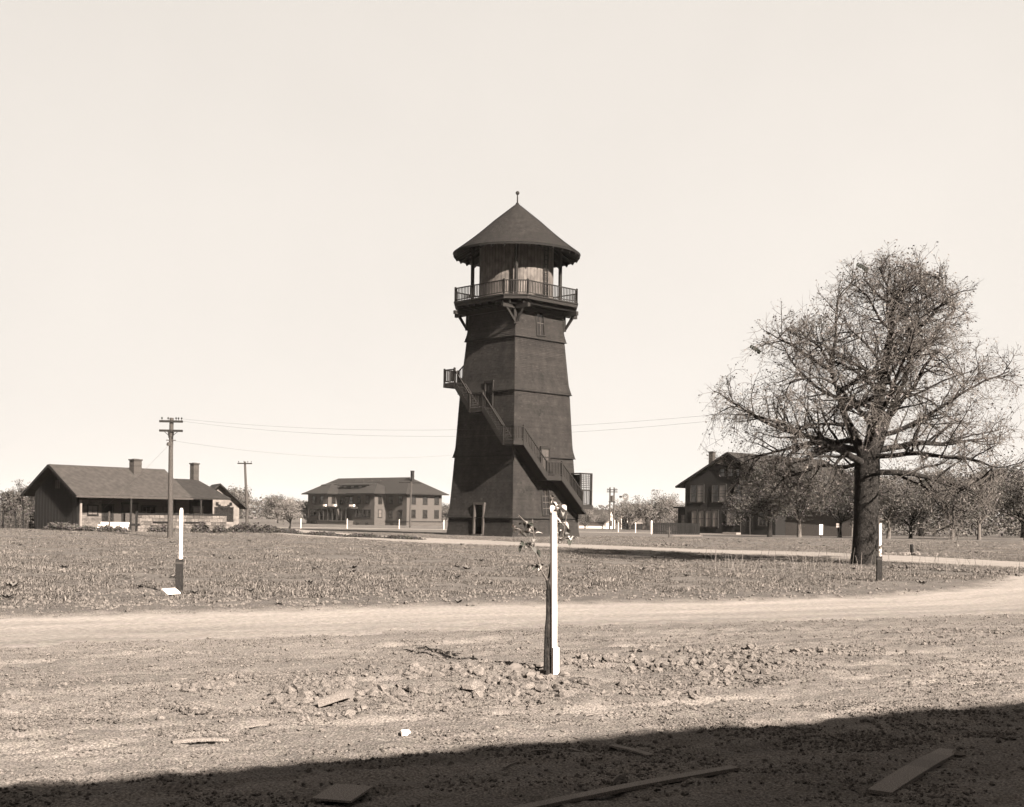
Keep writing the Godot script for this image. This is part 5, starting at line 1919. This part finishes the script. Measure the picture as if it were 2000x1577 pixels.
	t = thing("dead_weed", "small dead weed stalk in the field right of the young tree", "plant", Vector3(1.87, 0.03, -29.3))
	b = MB.new()
	b.tube(wander(Vector3.ZERO, Vector3(-0.1, 1, 0), 0.48, 5, 0.06, 0.0), taper(0.016, 0.008, 5), 5)
	part("stem", b, M.twig, t)
	b = MB.new()
	for i in 34:
		leaf(b, Vector3(rng.randf_range(-0.06, 0.1), rng.randf_range(0.12, 0.5), rng.randf_range(-0.06, 0.06)), 0.08, lin(rng.randf_range(0.04, 0.1), 0.8))
	part("leaves", b, M.leaf, t, true)

# ---------------------------------------------------------------- foreground
func stakes() -> void:
	rng.seed = 91
	var t := thing("tree_stake", "white painted square stake in the foreground beside the young tree", "stake", Vector3(0.452, 0, -12.35), 0.35)
	var b := MB.new()
	b.bar(Vector3(0, 0.2, 0), Vector3(-0.022, 1.60, 0.0), 0.052, 0.052, Color.WHITE, Vector3(0, 0, 1))
	b.bar(Vector3(-0.022, 1.60, 0.0), Vector3(-0.0225, 1.635, 0.0), 0.038, 0.038, Color.WHITE, Vector3(0, 0, 1))
	part("upper_post", b, M.white_paint, t)
	b = MB.new()
	b.bar(Vector3(0.012, -0.2, 0.022), Vector3(0.006, 0.285, 0.022), 0.062, 0.058, Color.WHITE, Vector3(0, 0, 1))
	part("lower_post", b, M.white_paint, t)
	# young tree
	t = thing("young_tree", "newly planted young tree with few large curled leaves tied to the white stake", "tree", Vector3(0.398, 0, -12.37))
	b = MB.new()
	b.tube([Vector3(0, -0.1, 0), Vector3(0, 0.4, 0), Vector3(-0.004, 0.86, 0)], [0.036, 0.03, 0.026], 10)
	b.tube([Vector3(-0.004, 0.86, 0), Vector3(-0.02, 0.95, 0)], [0.02, 0.016], 8)
	part("trunk", b, M.bark, t)
	b = MB.new()
	b.tube([Vector3(-0.03, 0.05, 0.02), Vector3(-0.028, 0.45, 0.018), Vector3(0.0, 0.83, 0.012)], [0.018, 0.014, 0.008], 6)
	part("wrap", b, M.dark_timber, t)
	var br := [
		[Vector3(-0.012, 0.93, 0), Vector3(-0.08, 1.05, 0.02), Vector3(-0.15, 1.25, 0.03), Vector3(-0.165, 1.42, 0.04), Vector3(-0.18, 1.56, 0.05)],
		[Vector3(-0.15, 1.25, 0.03), Vector3(-0.22, 1.3, 0.06), Vector3(-0.30, 1.32, 0.1)],
		[Vector3(-0.17, 1.45, 0.04), Vector3(-0.24, 1.52, 0.05), Vector3(-0.32, 1.6, 0.05)],
		[Vector3(-0.17, 1.42, 0.04), Vector3(-0.27, 1.44, 0.02), Vector3(-0.36, 1.47, 0)],
		[Vector3(-0.01, 0.94, 0), Vector3(0.01, 1.1, -0.03), Vector3(0.05, 1.3, -0.05), Vector3(0.08, 1.5, -0.06), Vector3(0.1, 1.72, -0.06)],
		[Vector3(0.05, 1.3, -0.05), Vector3(0.13, 1.4, -0.03), Vector3(0.17, 1.62, -0.03)],
		[Vector3(0.08, 1.5, -0.06), Vector3(0.05, 1.68, -0.04), Vector3(0.0, 1.8, -0.02)],
		[Vector3(0.06, 1.33, -0.05), Vector3(0.15, 1.37, 0), Vector3(0.25, 1.38, 0.03)],
		[Vector3(-0.08, 1.05, 0.02), Vector3(-0.13, 1.1, 0.04), Vector3(-0.2, 1.12, 0.05)]]
	for p in br:
		b = MB.new()
		b.tube(p, taper(0.011, 0.005, p.size() - 1), 6)
		part("branch", b, M.twig, t)
		var nl: int = 7 + p.size()
		for i in nl:
			var e := bend_at(p, rng.randf_range(0.25, 1.0) if p.size() < 5 else rng.randf_range(0.5, 1.0))
			var o: Vector3 = e[0] + Vector3(rng.randf_range(-1, 1), rng.randf_range(-0.6, 0.8), rng.randf_range(-1, 1)) * 0.035
			var d := Vector3(rng.randf_range(-1, 1), rng.randf_range(-0.9, 0.5), rng.randf_range(-1, 1)).normalized()
			var s := d.cross(Vector3(rng.randf_range(-0.5, 0.5), 1, rng.randf_range(-0.5, 0.5))).normalized()
			var up := s.cross(d)
			var sz := rng.randf_range(0.045, 0.085)
			var g: float = [0.035, 0.05, 0.08, 0.14, 0.26, 0.34][rng.randi() % 6]
			var lf := MB.new()
			var fold := rng.randf_range(0.05, 0.35)
			var prev := o
			var pl := o
			var pr := o
			for k in range(1, 5):
				var f := k / 4.0
				var w := sin(PI * pow(f, 0.8)) * 0.33 * sz
				var mid := o + d * sz * f - up * sz * f * f * 0.5
				var l := mid + s * w + up * w * fold * 2.0
				var r := mid - s * w + up * w * fold * 2.0
				lf.quad(prev, pr, r, mid, lin(g, 0.8)); lf.quad(prev, mid, l, pl, lin(g, 0.8))
				prev = mid; pl = l; pr = r
			part("leaf", lf, M.leaf, t)
	# stakes with dark wooden tree guards
	for q in [[Vector3(-6.15, 0.02, -23.0), 1.62, "white stake rising from a dark wooden guard box at the left"], [Vector3(9.3, 0.02, -31.1), 1.5, "white stake rising from a dark wooden guard box beside the big trunk"]]:
		t = thing("tree_stake", q[2], "stake", q[0], 0.12 if q[1] > 1.55 else -0.1)
		b = MB.new()
		b.bar(Vector3(0.02, -0.2, -0.02), Vector3(0.022, q[1] - 0.03, -0.02), 0.056, 0.056, Color.WHITE, Vector3(0, 0, 1))
		b.bar(Vector3(0.022, q[1] - 0.03, -0.02), Vector3(0.022, q[1], -0.02), 0.04, 0.04, Color.WHITE, Vector3(0, 0, 1))
		part("post", b, M.white_paint, t)
		for k in 4:
			b = MB.new()
			var o := Basis(Vector3.UP, k * PI / 2)
			b.box(o * Vector3(0, 0.3, 0.056), Vector3(0.118 if k % 2 == 0 else 0.09, 0.74, 0.016), Color.WHITE, o)
			part("guard_board", b, M.timber, t)
		b = MB.new()
		b.box(Vector3(0, 0.6, 0), Vector3(0.135, 0.03, 0.135))
		part("guard_band", b, M.iron, t)
		if q[1] < 1.55:
			for s in [[Vector3(0, 0.6, 0.02), Vector3(0.0, 0.8, 0.05), Vector3(0.02, 0.95, 0.06)], [Vector3(0.02, 0.7, 0.02), Vector3(0.12, 0.82, 0.05), Vector3(0.2, 0.85, 0.06)], [Vector3(0, 0.75, 0.03), Vector3(-0.08, 0.84, 0.05), Vector3(-0.1, 0.8, 0.05)]]:
				b = MB.new()
				b.tube(s, [0.008, 0.006, 0.004], 5)
				var tw := part("sapling_twig", b, M.twig, t)
				b = MB.new()
				for i in 6:
					leaf(b, s[1].lerp(s[2], rng.randf()), 0.08, lin(0.05, 0.8))
				part("leaves", b, M.leaf, tw, true)

func debris() -> void:
	rng.seed = 95
	var board := func(label: String, p: Vector3, q: Vector3, w: float, th: float, material: Material, called := "plank") -> void:
		var b := MB.new()
		var n := 6
		var pa := surface(p.x, p.z, zones(p.x, p.z)) + th * 0.1
		var qa := surface(q.x, q.z, zones(q.x, q.z)) + th * 0.1
		var prev := Vector3(p.x, pa + 0.012, p.z)
		for i in range(1, n + 1):
			var k := float(i) / n
			var nx := Vector3(lerpf(p.x, q.x, k), lerpf(pa, qa, k) + 0.012 + sin(k * PI) * th * 0.5, lerpf(p.z, q.z, k)) + Vector3(rng.randf_range(-1, 1), 0, rng.randf_range(-1, 1)) * w * 0.015
			var g := rng.randf_range(0.75, 1.0)
			b.bar(prev, nx, w * (0.97 if i == n or i == 1 else 1.0), th, Color(g, g, g))
			prev = nx
		solo(called, b, material, label, called)
	board.call("long narrow plank lying in the shadow at the bottom centre", Vector3(-0.15, 0, -6.4), Vector3(1.46, 0, -7.93), 0.085, 0.022, M.pale_wood)
	board.call("short broad plank lying aslant in the shadow at the lower right", Vector3(2.19, 0, -7.25), Vector3(3.05, 0, -8.5), 0.15, 0.025, M.pale_wood)
	board.call("thin grey batten on the sunlit dirt at the lower left", Vector3(-2.28, 0, -8.4), Vector3(-1.95, 0, -8.62), 0.035, 0.02, M.pale_wood, "batten")
	board.call("short stick on the shadowed ground right of centre", Vector3(0.72, 0, -8.6), Vector3(0.95, 0, -8.15), 0.06, 0.012, M.pale_wood, "stick")
	board.call("slim stick left of the long plank in the shadow", Vector3(-0.02, 0, -7.75), Vector3(0.06, 0, -7.95), 0.014, 0.01, M.pale_wood, "stick")
	board.call("pale splinter in the shadow above the long plank", Vector3(0.16, 0, -8.25), Vector3(0.27, 0, -8.27), 0.02, 0.01, M.pale_wood, "splinter")
	board.call("broken lath pointing right in the shadow above the long plank", Vector3(0.42, 0, -8.4), Vector3(0.62, 0, -8.2), 0.03, 0.01, M.pale_wood, "lath")
	board.call("thin splinter across the long plank's right half", Vector3(0.62, 0, -7.3), Vector3(0.72, 0, -7.55), 0.014, 0.03, M.pale_wood, "splinter")
	board.call("white sliver of wood on the dirt at the left", Vector3(-3.2, 0, -11.55), Vector3(-3.02, 0, -11.6), 0.03, 0.012, M.pale_wood, "splinter")
	board.call("bright lath just above the shadow edge right of centre", Vector3(0.62, 0, -9.85), Vector3(0.85, 0, -9.95), 0.02, 0.01, M.pale_wood, "lath")
	board.call("bright twig meeting the lath above the shadow edge", Vector3(0.62, 0, -9.85), Vector3(0.65, 0, -10.15), 0.014, 0.01, M.pale_wood, "twig")
	board.call("grey splinter on the dirt above the shadow edge at right", Vector3(1.62, 0, -10.75), Vector3(1.88, 0, -11.1), 0.014, 0.01, M.pale_wood, "splinter")
	board.call("low dead stick on the dirt lower left of the tilted slab", Vector3(-1.95, 0, -9.2), Vector3(-1.72, 0, -9.25), 0.016, 0.012, M.pale_wood, "stick")
	# flat board near the left stake
	var b := MB.new()
	b.box(Vector3.ZERO, Vector3(0.26, 0.025, 0.24), Color.WHITE, Basis.from_euler(Vector3(0.3, 0.7, 0.05)))
	solo("board", b, M.white_paint, "square whitish board lying at the foot of the left stake", "board", Vector3(-6.08, 0.14, -22.2))
	# pale sheet of wood at the bottom edge
	b = MB.new()
	b.box(Vector3.ZERO, Vector3(0.23, 0.012, 0.34), Color.WHITE, Basis.from_euler(Vector3(0.03, -0.25, 0)))
	solo("board", b, M.pale_wood, "small flat board in the shadow at the bottom edge left of centre", "board", Vector3(-0.92, 0.022, -6.95))
	# block
	b = MB.new()
	b.box(Vector3.ZERO, Vector3(0.062, 0.042, 0.05), Color.WHITE, Basis.from_euler(Vector3(0.1, 0.3, 0.05)))
	solo("wood_block", b, M.white_paint, "small white block of wood just above the shadow edge", "wood block", Vector3(-0.735, surface(-0.735, -8.9, zones(-0.735, -8.9)) + 0.02, -8.9))
	# tilted slab
	b = MB.new()
	b.hexa(Vector3.ZERO, Vector3(0.12, 0.03, -0.03), Vector3(-0.008, 0.03, 0.012), Vector3(-0.05, 0.02, 0.12))
	b.hexa(Vector3(0.02, 0.035, -0.02), Vector3(0.09, 0.03, -0.03), Vector3(-0.004, 0.012, 0.006), Vector3(-0.035, 0.015, 0.08), Color(0.8, 0.8, 0.8))
	solo("slab", b, M.pale_wood, "tilted pale slab with one sharp corner on the earth bank", "slab", Vector3(-1.42, surface(-1.42, -10.2, zones(-1.42, -10.2)) + 0.03, -10.2), 0.3)
	# single stones and larger clods
	var rocks := [
		[0.06, -12.3, 0.22, "flat grey stone slab left of the white stake"], [0.21, -11.85, 0.17, "sharp-edged stone standing in front of the white stake"], [0.33, -12.75, 0.16, "stone at the white stake's left foot"], [-0.3, -10.75, 0.24, "big rounded clod at the bank's front"], [0.17, -11.1, 0.23, "big clod below the sharp-edged stone"], [0.55, -12.2, 0.15, "stone leaning against the white stake's right foot"],
		[-1.25, -9.75, 0.13, "clod below the tilted slab"], [-1.7, -9.9, 0.12, "dark clod left of the tilted slab"], [-0.9, -11.5, 0.12, "upright clod on the bank left of centre"], [2.1, -11.9, 0.1, "clod on the dirt right of the white stake"], [2.55, -10.6, 0.08, "small stone near the shadow edge at the right"],
		[3.05, -8.35, 0.13, "flat stone beside the slanting plank in the shadow"], [3.5, -8.6, 0.07, "pale stone right of the slanting plank"], [3.62, -9.0, 0.06, "pale pebble at the far right of the shadow"], [2.25, -8.1, 0.07, "pale stone left of the slanting plank"], [1.7, -8.15, 0.06, "small grey stone in the middle of the shadow"], [-2.65, -9.45, 0.12, "dark clod heap stone at the lower left"], [-2.5, -9.9, 0.11, "rough clod on the low heap at the left"]]
	for i in rocks.size():
		var r: Array = rocks[i]
		var o := solo("stone", lump(500 + i, 5, 7), M.clod if i in [3, 4, 6, 7, 8, 16, 17] else M.pale_plaster, r[3], "stone", Vector3(r[0], surface(r[0], r[1], zones(r[0], r[1])) + r[2] * 0.12, r[1]), rng.randf() * TAU)
		o.scale = Vector3(r[2], r[2] * rng.randf_range(0.45, 0.75), r[2] * rng.randf_range(0.6, 1.0))

# the barn behind the photographer, whose eaves cast the long shadow
func barn() -> void:
	var u := Vector3(0.886, 0, -0.464)
	var t := thing("barn", "long wooden barn behind the viewer whose eaves shade the foreground", "barn", Vector3(0, -0.1, 5.8), atan2(0.464, 0.886))
	var b := MB.new()
	wall_box(b, -32, 27, 1.2, 12, 0, 8.4)
	part("wall", b, M.dark_wall, t)
	b = MB.new()
	b.slab(Vector3(-33, 11.6, 6.6), Vector3(-33, 8.12, 0), Vector3(28, 8.12, 0), Vector3(28, 11.6, 6.6), 0.12)
	b.slab(Vector3(-33, 8.1, 13.2), Vector3(-33, 11.603, 6.6), Vector3(28, 11.603, 6.6), Vector3(28, 8.1, 13.2), 0.12)
	part("roof", b, M.brown_roof, t)

# ----------------------------------------------------------------
func _ready() -> void:
	var cam := Camera3D.new()
	cam.name = "camera"
	cam.projection = Camera3D.PROJECTION_FRUSTUM
	cam.near = 0.05
	cam.far = 4000.0
	cam.size = 0.05 * 1577.0 / 2414.0
	cam.frustum_offset = Vector2(3.0, 217.5) / 2414.0 * 0.05
	cam.position = Vector3(0, 1.6, 0)
	cam.rotation_degrees = Vector3(0, 0, 0.8)
	add_child(cam)
	cam.current = true

	var sky := ProceduralSkyMaterial.new()
	sky.sky_horizon_color = Color8(250, 243, 235)
	sky.sky_top_color = Color8(210, 202, 193)
	sky.sky_curve = 0.62
	var veil := noise_tex(0.006, 0.0, 1.0, 5, 77, FastNoiseLite.TYPE_SIMPLEX_SMOOTH, false, 1024)
	veil.height = 512
	veil.color_ramp.set_color(0, Color(1, 0.97, 0.94, 0.0))
	veil.color_ramp.set_color(1, Color(1, 0.97, 0.94, 0.1))
	sky.sky_cover = veil
	sky.ground_horizon_color = Color8(150, 140, 130)
	sky.ground_bottom_color = Color8(110, 100, 92)
	sky.sun_angle_max = 1.0
	var env := Environment.new()
	env.background_mode = Environment.BG_SKY
	env.sky = Sky.new()
	env.sky.sky_material = sky
	env.background_energy_multiplier = 0.121
	env.tonemap_mode = Environment.TONE_MAPPER_LINEAR
	env.tonemap_exposure = 7.9
	env.fog_enabled = true
	env.fog_light_color = Color(0.95, 0.92, 0.89)
	env.fog_density = 0.00005
	env.sdfgi_enabled = true
	env.ssao_enabled = true
	env.ssil_enabled = true
	var we := WorldEnvironment.new()
	we.name = "world_environment"
	we.environment = env
	add_child(we)

	var sun := DirectionalLight3D.new()
	sun.name = "sun"
	sun.light_energy = 1.6
	sun.light_color = Color(1.0, 0.965, 0.92)
	sun.light_angular_distance = 0.5
	sun.shadow_enabled = true
	add_child(sun)
	sun.look_at_from_position(Vector3(0.474, 0.530, 0.703) * 100.0, Vector3.ZERO, Vector3.UP)

	materials()
	build_land()
	tower()
	low_house()
	hipped_house()
	gabled_hall()
	barn()
	walnut()
	orchard()
	far_wood()
	poles()
	windmill()
	stakes()
	small_far()
	debris()
	ground_cover()
